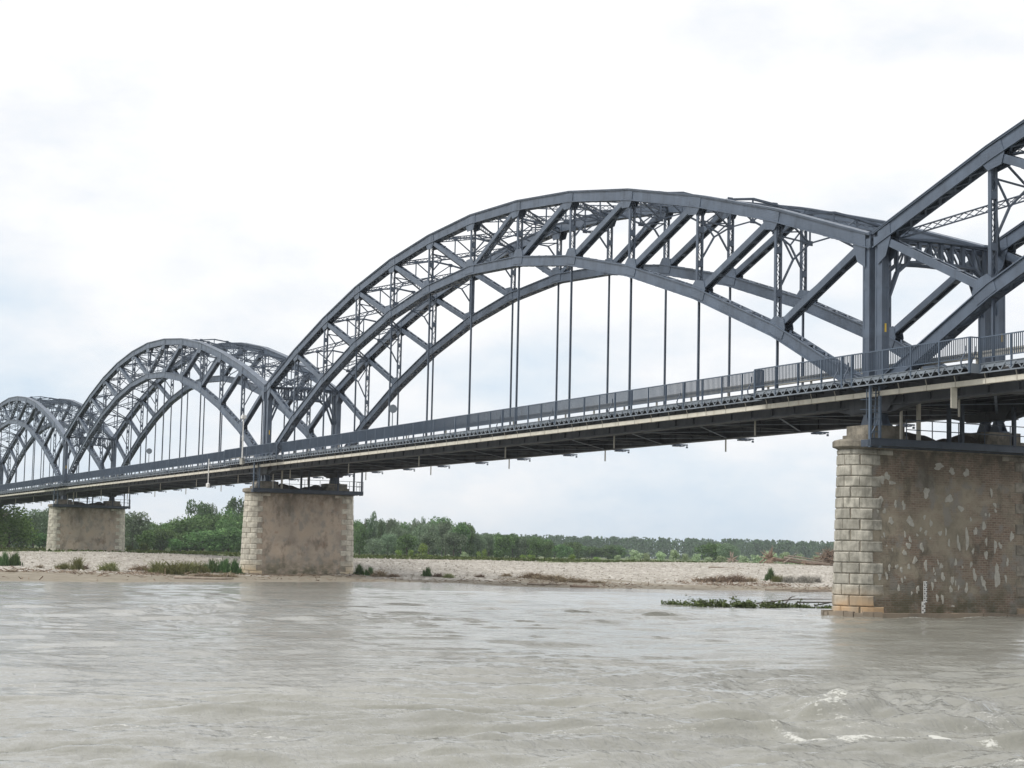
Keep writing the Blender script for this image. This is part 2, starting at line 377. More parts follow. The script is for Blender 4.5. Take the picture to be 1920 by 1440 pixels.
    for j in range(1,7):
        mb=MB(); z1=LO[j]-.30; z0=10.6
        mb.box(-.045,.045,-.06,-.046,z0,z1); mb.box(-.045,.045,.046,.06,z0,z1); mb.box(-.01,.01,-.045,.045,z0,z1)
        hm[j]=mb.mesh('hanger',M['steel_fine'])
    for i in range(1,NP):
        j=min(i,NP-i)
        for y in (0,W):
            part('laced_upright',um[j],(i*P,y,zl(i)+.31)); part('hanger',hm[j],(i*P,y,0))
    # --- diagonals
    for i in range(NP):
        a,b=(i,i+1) if i<6 else (i+1,i)
        p0=Vector((a*P,0,zu(a))); p1=Vector((b*P,0,zl(b))); d=(p1-p0).normalized(); n=Vector((-d.z,0,d.x))
        q0=p0+d*(.55 if a in(0,NP) else .6); q1=p1-d*.6
        mb=MB(); c=i in (5,6)
        for s in (-1,1):
            mb.beam(q0+Vector((0,s*.205,0)),q1+Vector((0,s*.205,0)),.045,.36 if not c else .3)
            for t in (-1,1): mb.beam(q0+Vector((0,s*.15,0))+n*t*.165,q1+Vector((0,s*.15,0))+n*t*.165,.06,.025)
        if c:
            for t in (-1,1): mb.lace(q0,q1,(0,1,0),.16,11,.07,.02,off=n*t*.15)
        else: mb.beam(q0,q1,.36,.03)
        ln=(q1-q0).length; k=max(2,int(ln/1.5))
        for t in range(k+1):
            c0=q0.lerp(q1,t/k)
            for s in (-1,1): mb.beam(c0-d*.13+n*s*.192,c0+d*.13+n*s*.192,.40,.016)
        me=mb.mesh('diagonal_brace',M['steel'])
        for y in (0,W): part('diagonal_brace',me,(0,y,0))
    # --- cross frames between the two arches
    def frame(j):
        mb=MB(); h=UP[j]-LO[j]
        def q(t,z): return Vector((0,.2+t*(W-.4),z))
        crown=.50; lowm=-.75
        for s in (0,1):
            f=lambda t,z: q(1-t if s else t,z)
            for dx in (-.07,.07):
                o=Vector((dx,0,0))
                mb.beam(f(0,.0)+o,f(.27,.32)+o,.05,.11,side=(1,0,0)); mb.beam(f(.27,.32)+o,f(.5,crown)+o,.05,.11,side=(1,0,0))
            kz=-.6*h
            pts=[f(0,kz),f(.11,-.37*h),f(.27,-1.25),f(.5,lowm)]
            for a,b in zip(pts,pts[1:]): mb.beam(a,b,.11,.085,side=(1,0,0))
            mb.beam(f(.11,-.37*h),f(0,-1.05),.09,.07,side=(1,0,0)); mb.beam(f(.27,-1.25),f(0,-1.05),.09,.07,side=(1,0,0))
            mb.beam(f(.27,-1.25),f(.04,-.12),.10,.07,side=(1,0,0)); mb.beam(f(.27,-1.25),f(.27,.30),.08,.07,side=(1,0,0))
            mb.beam(f(.5,lowm),f(.27,.30),.09,.07,side=(1,0,0))
        mb.beam(q(.5,lowm),q(.5,crown),.08,.07,side=(1,0,0))
        for t,z in ((.5,lowm),(.27,-1.25),(.73,-1.25),(.27,.31),(.73,.31)):
            c=q(t,z); mb.box(-.012,.012,c.y-.17,c.y+.17,c.z-.13,c.z+.13)
        return mb.mesh('cross_frame',M['steel_fine'])
    fm={j:frame(j) for j in range(1,7)}
    for i in range(1,NP): part('cross_frame',fm[min(i,NP-i)],(i*P,0,zu(i)))
    mb=MB()   # portal frame
    def q(t,z): return Vector((0,.2+t*(W-.4),z))
    n=10
    for dx in (-.1,.1):
        o=Vector((dx,0,0))
        mb.beam(q(0,.05)+o,q(.5,.22)+o,.06,.16,side=(1,0,0)); mb.beam(q(.5,.22)+o,q(1,.05)+o,.06,.16,side=(1,0,0))
        low=[]
        for k in range(n+1):
            t=k/n; e=min(t,1-t); z=-.95-2.1*max(0,(1-e/.17))**1.6 if e<.17 else -.95+.1*math.sin((e-.17)/.33*math.pi/2)
            low.append(q(t,z)+o)
        for a,b in zip(low,low[1:]): mb.beam(a,b,.06,.12,side=(1,0,0))
        for k in range(1,n) if dx>0 else ():
            o=Vector((0,0,0)); t=k/n; top=q(t,.05+.34*min(t,1-t))+o
            lk=low[k]-Vector((.1,0,0)); mb.beam(lk,top,.16,.17 if k in(3,5,7) else .09,side=(1,0,0))
            nx=k+1 if k<n/2 else k-1
            mb.beam(lk,q(nx/n,.05+.34*min(nx/n,1-nx/n))+o,.08,.07,side=(1,0,0))
    mb.box(-.2,.2,.2,W-.2,.12,.15)
    pf=mb.mesh('portal_frame',M['steel_fine'])
    for i in (0,NP): part('portal_frame',pf,(i*P,0,17.45))
    # --- wind bracing in the plane of the upper chords
    for i in range(NP):
        for s in (0,1):
            ya,yb=(.24,W-.24) if s==0 else (W-.24,.24)
            p0=Vector((i*P+.35,ya,zu(i)-.05)); p1=Vector(((i+1)*P-.35,yb,zu(i+1)-.05)); up=Vector((0,0,1))
            if s: p0.z-=.12;p1.z-=.12
            mb=MB(); d=(p1-p0).normalized(); sd=d.cross(up).normalized()
            for t in (-1,1):
                mb.beam(p0+up*t*.15,p1+up*t*.15,.13,.05,side=sd)
            mb.lace(p0,p1,up,.14,20,.04,.012,cross=True)
            part('wind_brace',mb.mesh('wind_brace',M['steel_fine']))
    # --- tie girders and floor
    mb=MB()
    mb.box(-.42,L+.42,-.22,.22,9.73,10.68); mb.box(-.42,L+.42,-.32,.32,9.645,9.728)
    for k in range(49):
        x=k*1.95
        for s in (-1,1):
            y0,y1=sorted((s*.222,s*.3)); mb.box(x-.012,x+.012,y0,y1,9.73,10.6)
    for x0,sg in ((-.42,1),(L+.42,-1)):
        pl=[(x0,9.64),(x0+sg*3.0,9.64),(x0+sg*1.5,9.36),(x0,9.36)]
        mb.prism(pl,-.2,.2); mb.prism([(x0+sg*.0,9.362),(x0+sg*1.5,9.362),(x0+sg*1.5,9.33),(x0,9.33)],-.3,.3)
        for s in (-1,1):
            y0,y1=sorted((s*.325,s*.345)); mb.prism([(x0,9.4),(x0+sg*1.3,9.4),(x0+sg*2.1,10.2),(x0,10.62)],y0,y1)
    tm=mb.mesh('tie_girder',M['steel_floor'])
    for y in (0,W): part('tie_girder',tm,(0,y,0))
    mb=MB(); mb.box(-.012,.012,.225,W-.225,9.78,10.42); mb.box(-.16,.16,.225,W-.225,9.75,9.778); mb.box(-.16,.16,.225,W-.225,10.42,10.45)
    for y in (1.4,2.72,4.06,5.38): mb.box(-.1,.1,y-.01,y+.01,9.79,10.4)
    cm=mb.mesh('floor_beam',M['steel_floor'])
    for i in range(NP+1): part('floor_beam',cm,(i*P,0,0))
    mb=MB(); mb.box(-.4,L+.4,-.01,.01,10.12,10.49); mb.box(-.4,L+.4,-.1,.1,10.1,10.122)
    sm=mb.mesh('stringer',M['steel_floor'])
    for y in (1.4,2.72,4.06,5.38): part('stringer',sm,(0,y,0))
    for i in range(NP):
        mb=MB(); mb.beam((i*P+.3,.35,9.70),((i+1)*P-.3,W-.35,9.70),.26,.02); mb.beam((i*P+.3,W-.35,9.67),((i+1)*P-.3,.35,9.67),.12,.02)
        part('floor_brace',mb.mesh('floor_brace',M['steel_fine']))
    mb=MB(); mb.box(-.47,L+.47,.32,W-.32,10.5,10.74); mb.box(-.47,L+.47,.33,.5,10.742,10.86); mb.box(-.47,L+.47,W-.5,W-.33,10.742,10.86)
    part('road_deck',mb.mesh('road_deck',M['asphalt']))
    # guard rails beside the road
    prof=[(0,11.18),(.05,11.2),(.05,11.27),(.0,11.3),(.0,11.38),(.05,11.41),(.05,11.48),(0,11.5),(-.02,11.5),(.03,11.475),(.03,11.415),(-.02,11.385),(-.02,11.295),(.03,11.265),(.03,11.205),(-.02,11.18)]
    for y,s in ((.66,-1),(W-.66,1)):
        mb=MB(); mb.prism([(y+s*a,z+.2) for a,z in prof],-.45,L+.45,'x'); gr=part('guard_rail',mb.mesh('guard_rail',M['galv']))
        pb=MB(); pb.box(-.05,.05,-.04,.04,10.742,11.66); pme=pb.mesh('guard_post',M['galv'])
        for k in range(24): link('guard_post',pme,gr,(1.95+k*3.9,y-s*.075,0))
    # --- walkway with railing outside the near arch
    YN,YB,XA,XB=-1.35,-1.85,8.6,86.6
    segs=[(-.475,XA,YB),(XA,XB,YN),(XB,L+.475,YB)]
    fl=MB(); tr=MB(); rl=MB()
    def lattice(x0,x1,y):
        tr.box(x0,x1,y-.012,y+.012,10.63,10.80); tr.box(x0,x1,y-.05,y+.012,10.805,10.825); tr.box(x0,x1,y-.05,y+.02,10.405,10.46)
        n=max(2,round((x1-x0)/.325)); 
        for k in range(n):
            a=x0+(x1-x0)*k/n; b=x0+(x1-x0)*(k+1)/n; za,zb=(10.45,10.78) if k%2==0 else (10.78,10.45)
            tr.beam((a,y-.03,za),(b,y-.03,zb),.03,.045)
    for x0,x1,y in segs:
        fl.box(x0,x1,y+.03,-.34,10.765,10.815)
        n=max(1,round((x1-x0)/1.95))
        for k in range(n+1):
            x=x0+.05+(x1-x0-.1)*k/n; fl.box(x-.05,x+.05,y+.03,-.345,10.5,10.762); 
        lattice(x0,x1,y)
        m=round((x1-x0)/.125)
        for k in range(1,m):
            x=x0+(x1-x0)*k/m; rl.box(x-.008,x+.008,y-.022,y+.022,11.06,11.89)
        rl.box(x0,x1,y-.025,y+.025,11.885,11.935); rl.box(x0,x1,y-.02,y+.02,11.03,11.065)
    for x in (XA,XB):
        for k in range(1,5):
            y=YB+(YN-YB)*k/5; rl.box(x-.012,x+.012,y-.012,y+.012,11.06,11.88)
        rl.box(x-.024,x+.024,YB+.026,YN-.026,11.884,11.934); rl.box(x-.02,x+.02,YB+.021,YN-.021,11.03,11.064)
        tr.box(x-.014,x+.014,YB+.013,YN-.013,10.41,10.80)
    wk=part('walkway',fl.mesh('walkway',M['steel_floor'])); link('edge_truss',tr.mesh('edge_truss',M['fascia']),wk)
    ra=part('railing',rl.mesh('railing',M['rail']))
    pb=MB(); pb.box(-.03,.03,-.04,.04,10.42,11.885); p1=pb.mesh('rail_post',M['rail'])
    pb=MB(); pb.box(-.055,.055,-.05,.05,10.40,11.9); p2=pb.mesh('rail_post',M['rail'])
    hb=MB(); hb.tube([(0,-.30,10.66),(0,-.33,10.85),(0,-.27,11.02),(0,-.16,11.18),(0,-.10,11.36),(0,-.10,11.56)],[.03,.035,.035,.03,.026,.022],6); hb.beam((0,-.31,10.66),(0,.0,10.62),.05,.05)
    hme=hb.mesh('curved_stay',M['steel_fine'])
    xs=[(x,YB,k in(0,4)) for k,x in enumerate((.27,2.6,4.6,6.55,8.55))]+[(XA+1.95*k,YN,k%4==0) for k in range(41)]+[(x,YB,k in (0,4)) for k,x in enumerate((86.65,88.5,90.45,92.4,94.05))]
    for x,y,thick in xs:
        link('rail_post',p2 if thick else p1,ra,(x,y,0))
        if thick: link('curved_stay',hme,ra,(x-.16,y,0))
    # cream cable duct slung under the walkway
    mb=MB(); mb.box(-.465,L+.465,-1.22,-1.02,9.99,10.21); 
    for k in range(1,32): mb.box(k*2.95-.006,k*2.95+.006,-1.228,-1.012,9.984,10.216)
    du=part('cable_duct',mb.mesh('cable_duct',M['cream']))
    hb=MB(); hb.beam((0,-1.235,9.96),(0,-1.235,10.26),.03,.015,side=(1,0,0)); hb.beam((0,-1.235,10.25),(.06,-1.34,10.44),.03,.03); hb.beam((0,-1.24,9.965),(0,-1.0,9.965),.03,.015)
    hm2=hb.mesh('duct_hook',M['pipe'])
    for k in range(48): link('duct_hook',hm2,du,(.98+k*1.95,0,0))
    # drain pipes and the bracket arms under the far edge
    db=MB(); db.tube([(0,0,8.95),(0,0,9.9)],.05,8); dm=db.mesh('drain_pipe',M['pipe'])
    for k in range(6):
        part('drain_pipe',dm,(7.8+k*15.6-3.2,.75,0)); part('drain_pipe',dm,(7.8+k*15.6-1.2,W+.55,0))
    bb=MB(); bb.box(-.06,.06,.33,1.75,9.66,9.74); bb.box(-.25,.25,.75,1.15,9.58,9.658); bb.box(-.05,.05,1.66,1.75,9.5,9.62); bb.box(-.10,.10,.33,.9,9.742,9.82); bb.tube([(-.3,1.35,9.61),(.3,1.35,9.61)],.03,6)
    bm=bb.mesh('bracket_arm',M['steel_fine'])
    for i in range(NP+1): part('bracket_arm',bm,(i*P,W,0))
    return root
span0=make_span()
SPANS={0:'full steel arch span between the central pier and the right pier',
 1:'cropped steel arch span leaving the picture at its right edge',
 -1:'steel arch span between the far left pier and the central pier',
 -2:'small distant steel arch span left of the far left pier',
 -3:'last steel arch span, almost wholly beyond the left edge'}
GS='steel arch spans of the bridge'
for k,lab in SPANS.items():
    o=span0 if k==0 else copy_tree(span0)
    o.location=(k*S,0,Z0); o['label']=lab; o['group']=GS
    if k==1:
        bd=MB(); bd.box(-.02,.02,-.16,.16,9.1,9.98); link('downpipe_board',bd.mesh('downpipe_board',M['cream']),o,(6.6,-1.12,-Z0))

# ---------------------------------------------------------------- piers
YC1,YC2=-.85,7.65; HP=7.62
def stad(sv,r,y0=YC1,y1=YC2):
    """point on a stadium outline; sv measured from the upstream nose tip (-y), positive towards +x"""
    a=math.pi/2*r
    if abs(sv)<=a: t=sv/r; return (r*math.sin(t),y0-r*math.cos(t)),(math.sin(t),-math.cos(t))
    sg=1 if sv>0 else -1
    return (sg*r,y0+abs(sv)-a),(sg,0)
def outline(r,y0=YC1,y1=YC2,n=10):
    pts=[]
    for k in range(n+1):
        t=-math.pi/2+math.pi*k/n; pts.append((r*math.sin(t),y0-r*math.cos(t)))
    for k in range(n+1):
        t=math.pi/2-math.pi*k/n; pts.append((r*math.sin(t),y1+r*math.cos(t)))
    return pts
rz=lambda z: 1.0+.22*(1-z/HP)
def make_pier(face,quoin,farquoin):
    root=empty('bridge_pier',(0,0,0),'x','bridge pier')
    mb=MB(); zs=[-1.5]+[HP*k/10 for k in range(11)]; n=len(outline(1))
    for z in zs: mb.v+=[(x,y,z) for x,y in outline(rz(z))]
    for k in range(len(zs)-1):
        for i in range(n): mb.f.append((k*n+i,k*n+(i+1)%n,(k+1)*n+(i+1)%n,(k+1)*n+i))
    mb.f.append(tuple((len(zs)-1)*n+i for i in range(n)))
    mb.build('shaft',face,root)
    rng=random.Random(3); H=HP/15.5
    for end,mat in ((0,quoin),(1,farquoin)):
        mb=MB()
        def P3(sv,z,off):
            r=rz(z); a=math.pi/2*r
            (x,y),(nx,ny)=stad(sv*r,r); x+=nx*off; y+=ny*off
            if end: y=(YC1+YC2)-y
            return (x,y,z)
        for c in range(16):
            z0=c*H+.0; z1=(c+1)*H
            if c==15: z1=HP
            hp=math.pi/2
            if c==15: cuts=[-hp-1.0,-hp-.15,-.5,.55,hp+.2,hp+1.1]
            elif c%2==0: cuts=[-hp-.4,-hp+.3,-.5,.2,.95,hp+.38]
            else: cuts=[-hp+.1,-.95,-.25,.55,hp-.08]
            gap=.009
            for s0,s1 in zip(cuts,cuts[1:]):
                s0+=gap+rng.uniform(-.02,.02); s1-=gap; za=z0+.012; zb=z1-.012; nseg=max(2,int((s1-s0)/.22)); e=.045
                off=.06+rng.uniform(-.016,.012)
                rows=[(za,0,.0),(za,0,off-.035),(za+e,e,off),(zb-e,e,off),(zb,0,off-.035),(zb,0,0)]
                b=len(mb.v)
                for z,ins,o in rows:
                    for k in range(nseg+1):
                        sv=s0+(s1-s0)*k/nseg
                        if k==0: sv=s0+ins
                        if k==nseg: sv=s1-ins
                        mb.v.append(P3(sv,z,o+(rng.uniform(-.006,.006) if o>=off-.001 else 0)))
                m_=nseg+1
                for r_ in range(len(rows)-1):
                    for k in range(nseg): 
                        f=(b+r_*m_+k,b+r_*m_+k+1,b+(r_+1)*m_+k+1,b+(r_+1)*m_+k); mb.f.append(f if not end else f[::-1])
                f=tuple(b+r_*m_ for r_ in range(len(rows))); mb.f.append(f[::-1] if not end else f); f=tuple(b+r_*m_+nseg for r_ in range(len(rows))); mb.f.append(f if not end else f[::-1])
        mb.build('quoin_stones',mat,root)
    def stack(rows,name,mat):
        mb=MB(); 
        for z,r in rows: mb.v+=[(x,y,z) for x,y in outline(r,n=14)]
        n=len(outline(1,n=14))
        for k in range(len(rows)-1):
            for i in range(n): mb.f.append((k*n+i,k*n+(i+1)%n,(k+1)*n+(i+1)%n,(k+1)*n+i))
        mb.f.append(tuple((len(rows)-1)*n+i for i in range(n))); mb.f.append(tuple(range(n))[::-1]); return mb.build(name,mat,root)
    stack([(HP+.003,1.03),(HP+.06,1.12),(HP+.10,1.24),(HP+.13,1.27),(HP+.36,1.27),(HP+.42,1.2),(HP+.47,1.0)],'cap_stone',M['cap'])
    # footing ledge just above the water
    mb=MB(); rng=random.Random(9); r=1.55
    per=2*(YC2-YC1)+2*math.pi*r; nb=18
    o=outline(1.72,n=12); m=len(o)
    for i in range(m):
        a=o[i]; b=o[(i+1)%m]; L_=math.hypot(b[0]-a[0],b[1]-a[1]); k=max(1,round(L_/1.4))
        for q in range(k):
            f0=(q+.006)/k; f1=(q+1-.006)/k; pts=[]
            for f,s in ((f0,1),(f1,1),(f1,.45),(f0,.45)):
                x=a[0]+(b[0]-a[0])*f; y=a[1]+(b[1]-a[1])*f; cy=min(max(y,YC1),YC2); pts.append((x*s,cy+(y-cy)*s))
            zt=.27+rng.uniform(-.07,.02); pts=[(x+rng.uniform(-.03,.03),y+rng.uniform(-.03,.03)) for x,y in pts]; mb.prism(pts[::-1],-.8,zt,'z')
    mb.build('footing_ledge',M['ledge'],root)
    # bearing blocks, bearings
    bz=HP+.47
    for y in (0,W):
        mb=MB(); mb.prism([(-.9,y-1.2),(.9,y-1.2),(.98,y-1.1),(.98,y+1.1),(.9,y+1.2),(-.9,y+1.2),(-.98,y+1.1),(-.98,y-1.1)],bz-.1,bz+.22,'z')
        mb.prism([(-.84,y-1.02),(.84,y-1.02),(.9,y-.95),(.9,y+.95),(.84,y+1.02),(-.84,y+1.02),(-.9,y+.95),(-.9,y-.95)],bz+.222,bz+.66,'z')
        mb.build('bearing_block',M['cap'],root)
        for s in (-1,1):
            b_=MB(); x=s*GAP/2; zb=bz+.662
            b_.box(x-.42,x+.42,y-.3,y+.3,zb,zb+.06)
            b_.prism([(x-.36,zb+.062),(x+.36,zb+.062),(x+.10,9.27),(x-.10,9.27)],y-.24,y-.20); b_.prism([(x-.36,zb+.062),(x+.36,zb+.062),(x+.10,9.27),(x-.10,9.27)],y+.20,y+.24)
            b_.prism([(x-.05,zb+.06),(x+.05,zb+.06),(x+.05,9.27),(x-.05,9.27)],y-.19,y+.19); b_.box(x-.14,x+.14,y-.26,y+.26,9.272,9.325)
            b_.build('bearing',M['steel'],root)
    mb=MB(); nx,ny=6,26
    rng=random.Random(5)
    for i in range(ny+1):
        for j in range(nx+1):
            u=j/nx*2-1; y=1.25+(W-2.5)*i/ny; e=(1-u*u)**.5
            h=(.34+.16*math.sin(i*.33+.4)+.05*math.sin(i*.9)+rng.uniform(-.02,.02))
            mb.v.append((u*.85,y,bz-.02+e*max(.08,h)))
    for i in range(ny):
        for j in range(nx): a=i*(nx+1)+j; mb.f.append((a,a+1,a+nx+2,a+nx+1))
    mb.build('silt_heap',M['silt'],root,smooth=True)
    return root
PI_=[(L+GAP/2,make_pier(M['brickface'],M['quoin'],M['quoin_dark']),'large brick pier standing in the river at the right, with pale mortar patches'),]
p2=make_pier(M['plasterface'],M['quoin_pale'],M['quoin_pale'])
PI_.append((-GAP/2,p2,'pier on the muddy bank with smooth brown render between pale quoins'))
PI_.append((-GAP/2-S,copy_tree(p2),'smaller far pier rising behind the gravel bar at the left, before green trees'))
PI_.append((-GAP/2-2*S,copy_tree(p2),'farthest pier, at the left edge of the picture among the trees'))
for x,o,lab in PI_:
    o.location=(x,0,0); tag(o,lab,'bridge pier','stone piers of the bridge')
# mortar patches on the right-hand pier
PATCH=[(-0.06,2.28,0.14,0.30),(0.35,2.32,0.18,0.19),(0.60,2.18,0.18,0.21),(1.03,2.32,0.18,0.22),(-0.21,1.89,0.17,0.31),(1.38,2.63,0.24,0.37),(1.98,2.39,0.21,0.45),(2.69,2.56,0.11,0.23),(2.86,2.39,0.18,0.32),(2.94,1.89,0.21,0.39),(2.44,2.19,0.10,0.21),(2.51,2.02,0.08,0.15),(0.80,2.96,0.21,0.27),(1.03,3.28,0.24,0.34),(-0.19,3.25,0.08,0.10),(0.12,3.09,0.10,0.15),(-0.32,3.75,0.14,0.22),(-0.44,3.64,0.08,0.10),(0.85,3.79,0.13,0.27),(1.13,3.56,0.16,0.27),(1.54,3.78,0.14,0.13),(1.74,4.05,0.13,0.22),(1.96,4.61,0.15,0.20),(2.01,3.89,0.18,0.24),(2.32,4.34,0.15,0.36),(1.77,3.22,0.21,0.40),(2.27,3.65,0.10,0.12),(2.83,3.90,0.21,0.26),(3.17,3.98,0.10,0.35),(3.33,3.45,0.15,0.33),(3.88,3.44,0.20,0.65),(4.38,3.64,0.24,0.91),(3.69,2.57,0.13,0.41),(4.08,2.36,0.08,0.17),(4.58,2.49,0.13,0.33),(4.77,2.00,0.20,0.62),(3.48,1.74,0.16,0.45),(3.39,1.32,0.16,0.33),(3.67,1.63,0.08,0.23),(3.83,1.41,0.11,0.23),(4.29,1.39,0.18,0.47),(5.26,1.69,0.23,0.53),(5.39,1.39,0.11,0.23),(6.09,1.92,0.41,0.84),(6.12,2.38,0.13,0.46),(6.60,1.87,0.15,0.34),(5.47,2.94,0.18,0.50),(4.71,3.11,0.15,0.27),(6.02,3.37,0.20,0.58),(6.31,3.39,0.20,0.31),(5.49,3.58,0.15,0.35),(4.88,4.03,0.23,0.38),(5.38,4.30,0.21,0.50),(5.71,4.82,0.12,0.18),(5.49,4.83,0.10,0.20),(4.62,4.58,0.11,0.23),(6.08,5.03,0.15,0.17),(6.05,5.29,0.21,0.23),(6.72,2.62,0.16,0.38),(7.01,3.85,0.25,0.46),(0.45,1.34,0.16,0.27),(1.17,1.13,0.10,0.15),(1.52,1.34,0.16,0.30),(1.47,1.18,0.08,0.18),(2.35,1.48,0.16,0.33),(2.51,1.72,0.13,0.13),(2.61,0.92,0.18,0.30),(2.90,0.89,0.16,0.36),(3.48,0.56,0.18,0.11),(0.64,1.71,0.13,0.21),(0.81,1.81,0.10,0.15),(-0.65,4.81,0.11,0.18),(-0.47,5.30,0.29,0.37),(-0.29,4.82,0.19,0.22),(0.34,5.17,0.16,0.30),(0.80,5.11,0.21,0.37),(0.07,4.39,0.29,0.30),(1.17,4.38,0.40,0.45),(-0.43,6.26,0.32,0.45),(-0.11,6.42,0.29,0.37),(0.16,6.13,0.32,0.22),(2.83,6.99,0.57,0.30),(3.58,6.79,0.33,0.30),(4.43,6.75,0.33,0.38),(2.09,5.75,0.40,0.45),(3.39,5.50,0.41,0.45),(4.05,5.06,0.33,0.30),(5.86,5.88,0.16,0.38),(-0.60,1.90,0.21,0.44)]
rng=random.Random(2)
for y,z,w,h in PATCH:
    mb=MB()
    n=15; ph=[rng.uniform(0,6.28) for _ in range(4)]; lean=rng.uniform(-.12,.2)
    ring=[]
    for k in range(n):
        t=2*math.pi*k/n; rr=1+.22*math.sin(2*t+ph[0])+.17*math.sin(3*t+ph[1])+.12*math.sin(5*t+ph[2])+rng.uniform(-.1,.1)
        ring.append((y+.5*w*rr*math.cos(t)-lean*.5*h*math.sin(t)*.6,z+.5*h*rr*math.sin(t)))
    for yy,zz in ring: mb.v.append((rz(zz)-.01,yy,zz))
    for yy,zz in ring: mb.v.append((rz(zz)+.018,y+(yy-y)*.9,z+(zz-z)*.92))
    mb.v.append((rz(z)+.024,y,z))
    for k in range(n):
        q=(k+1)%n; mb.f+= [(k,q,n+q,n+k),(n+k,n+q,2*n)]
    mb.build('mortar_patch',M['mortar'],PI_[0][1])

# water gauge boards on the right-hand pier
gx=PI_[0][0]
gr=empty('water_gauge',(gx+rz(.9)+.03,1.88,.2),'white staff gauge with black marks on the right pier near the water','gauge')
def board(y,z0,z1,marks):
    mb=MB(); xf=rz((z0+z1)/2)-rz(.9); xm=.035
    mb.box(xf+0,xf+xm,y-.09,y+.09,z0-.2,z1-.2); o=mb.build('gauge_board',M['white'],gr)
    k=MB(); z=z0+.06; i=0
    while z<z1-.06:
        s=-1 if i%2 else 1; a,b=sorted((y+s*.085,y+s*.01)); k.box(xf+xm+.001,xf+xm+.004,a,b,z-.2,z-.2+.05); 
        if marks: k.box(xf+xm+.001,xf+xm+.004,y-s*.07-.012,y-s*.07+.012,z-.2-.02,z-.2+.05); 
        z+=.1;i+=1
    k.build('gauge_marks',M['black'],o)
board(.02,.72,1.68,True); board(-.1,.16,.75,False)

# ---------------------------------------------------------------- inspection platforms slung at the pier heads
def make_platform():
    root=empty('inspection_platform',(0,0,7.7),'x','platform')
    X0,X1,Y0,Y1=1.30,2.0,-1.75,9.0; zf=0
    mb=MB(); mb.box(X1-.02,X1+.04,Y0,Y1,zf+.04,zf+.34); mb.box(X0,X0+.05,Y0+.3,Y1-.3,zf-.02,zf+.2); mb.box(X0,X1-.025,Y0+.02,Y1-.02,zf+.03,zf+.07); mb.box(X0-.3,X1-.03,Y1-.06,Y1,zf-.02,zf+.3); mb.box(X0,X1-.03,Y0,Y0+.06,zf-.02,zf+.3); mb.box(X1-.06,X1+.1,Y0,Y1,zf+.342,zf+.36)
    mb.build('platform_floor',M['platform'],root)
    mb=MB()
    for y in (.25,1.7,3.2,4.7,6.2,7.6,Y1-.03): mb.box(X1-.02,X1+.015,y-.018,y+.018,zf+.36,zf+1.28)
    for z in (.82,1.26): mb.beam((X1,.25,zf+z),(X1,Y1-.03,zf+z),.035,.04)
    for z in (.82,1.26): mb.beam((X1,Y1-.03,zf+z),(.2,Y1-.03,zf+z),.035,.04)
    for x in (.2,1.1): mb.box(x-.018,x+.018,Y1-.05,Y1-.015,zf+.3,zf+1.28)
    mb.build('platform_railing',M['platform'],root)
    for y,x,mt,w in ((.25,1.6,'pipe',.05),(1.0,1.9,'pipe',.075),(3.0,1.55,'platform',.08),(3.75,1.55,'platform',.08),(6.5,1.9,'platform',.08),(8.2,1.55,'platform',.07),(8.85,1.95,'platform',.07)):
        mb=MB(); mb.box(x-w,x+w,y-w,y+w,zf+.07,9.9-7.7); mb.build('hanging_post',M[mt],root)
    mb=MB()
    for y in (Y0+.05,Y0+.58): mb.box(1.86,1.98,y-.05,y+.05,zf-.05,2.72)
    mb.build('ladder_stile',M['ladder'],root)
    mb=MB()
    for k in range(9): mb.beam((1.92,Y0+.09,.36+k*.29),(1.92,Y0+.54,.36+k*.29),.03,.03,side=(1,0,0))
    for z in (.02,): mb.box(1.87,1.96,Y0+.105,Y0+.525,z,z+.26)
    mb.beam((1.6,Y0+.1,1.3),(1.6,Y0+.1,2.6),.04,.04); mb.beam((1.6,Y0+.5,.4),(1.75,Y0+.5,2.6),.04,.05); mb.beam((1.6,Y0-.25,2.1),(1.9,Y0+.5,2.1),.03,.03); mb.beam((1.6,Y0-.25,1.65),(1.9,Y0+.5,1.65),.03,.03); mb.beam((1.55,Y0+.3,.4),(1.75,Y0+.62,1.2),.04,.06)
    mb.build('ladder_rungs',M['ladder'],root)
    return root
pl=make_platform()
for k,(x,lab) in enumerate(((PI_[0][0],'dark steel platform with ladder and rails on the right pier'),(PI_[1][0],'dark steel platform with ladder on the head of the central pier'),(PI_[2][0],'small dark platform with ladder on the head of the far left pier'))):
    o=pl if k==0 else copy_tree(pl)
    o.location=(x,0,7.7); tag(o,lab,'platform','inspection platforms at the pier heads')

# ---------------------------------------------------------------- small things on the bridge
for x,lab in ((32.6,'round grey sign seen from behind on a pole beside the middle arch'),(-45.1,'small round grey sign seen from behind beside the arch left of the middle')):
    r=empty('road_sign',(x,-.25,10.82),lab,'sign','round signs along the bridge')
    mb=MB(); mb.tube([(0,0,0),(0,0,2.95)],.04,8); mb.build('pole',M['sign'],r)
    mb=MB(); n=24; mb.add([(.05+.02*k,.33*math.cos(2*math.pi*i/n),2.63+.33*math.sin(2*math.pi*i/n)) for k in (0,1) for i in range(n)],[tuple(range(n))[::-1],tuple(range(n,2*n))]+[(i,(i+1)%n,n+(i+1)%n,n+i) for i in range(n)])
    mb.build('disc',M['sign'],r); mb=MB(); mb.box(-.04,.05,-.2,.2,2.7,2.74); mb.box(-.04,.05,-.2,.2,2.5,2.54); mb.build('bracket',M['sign'],r)
r=empty('instrument_mast',(-1.5,-2.0,10.3),'pale instrument mast with box at its top by the railing above the central pier','mast')
mb=MB(); mb.tube([(0,0,0),(0,0,4.6)],[.07,.05],8); mb.build('pole',M['white'],r)
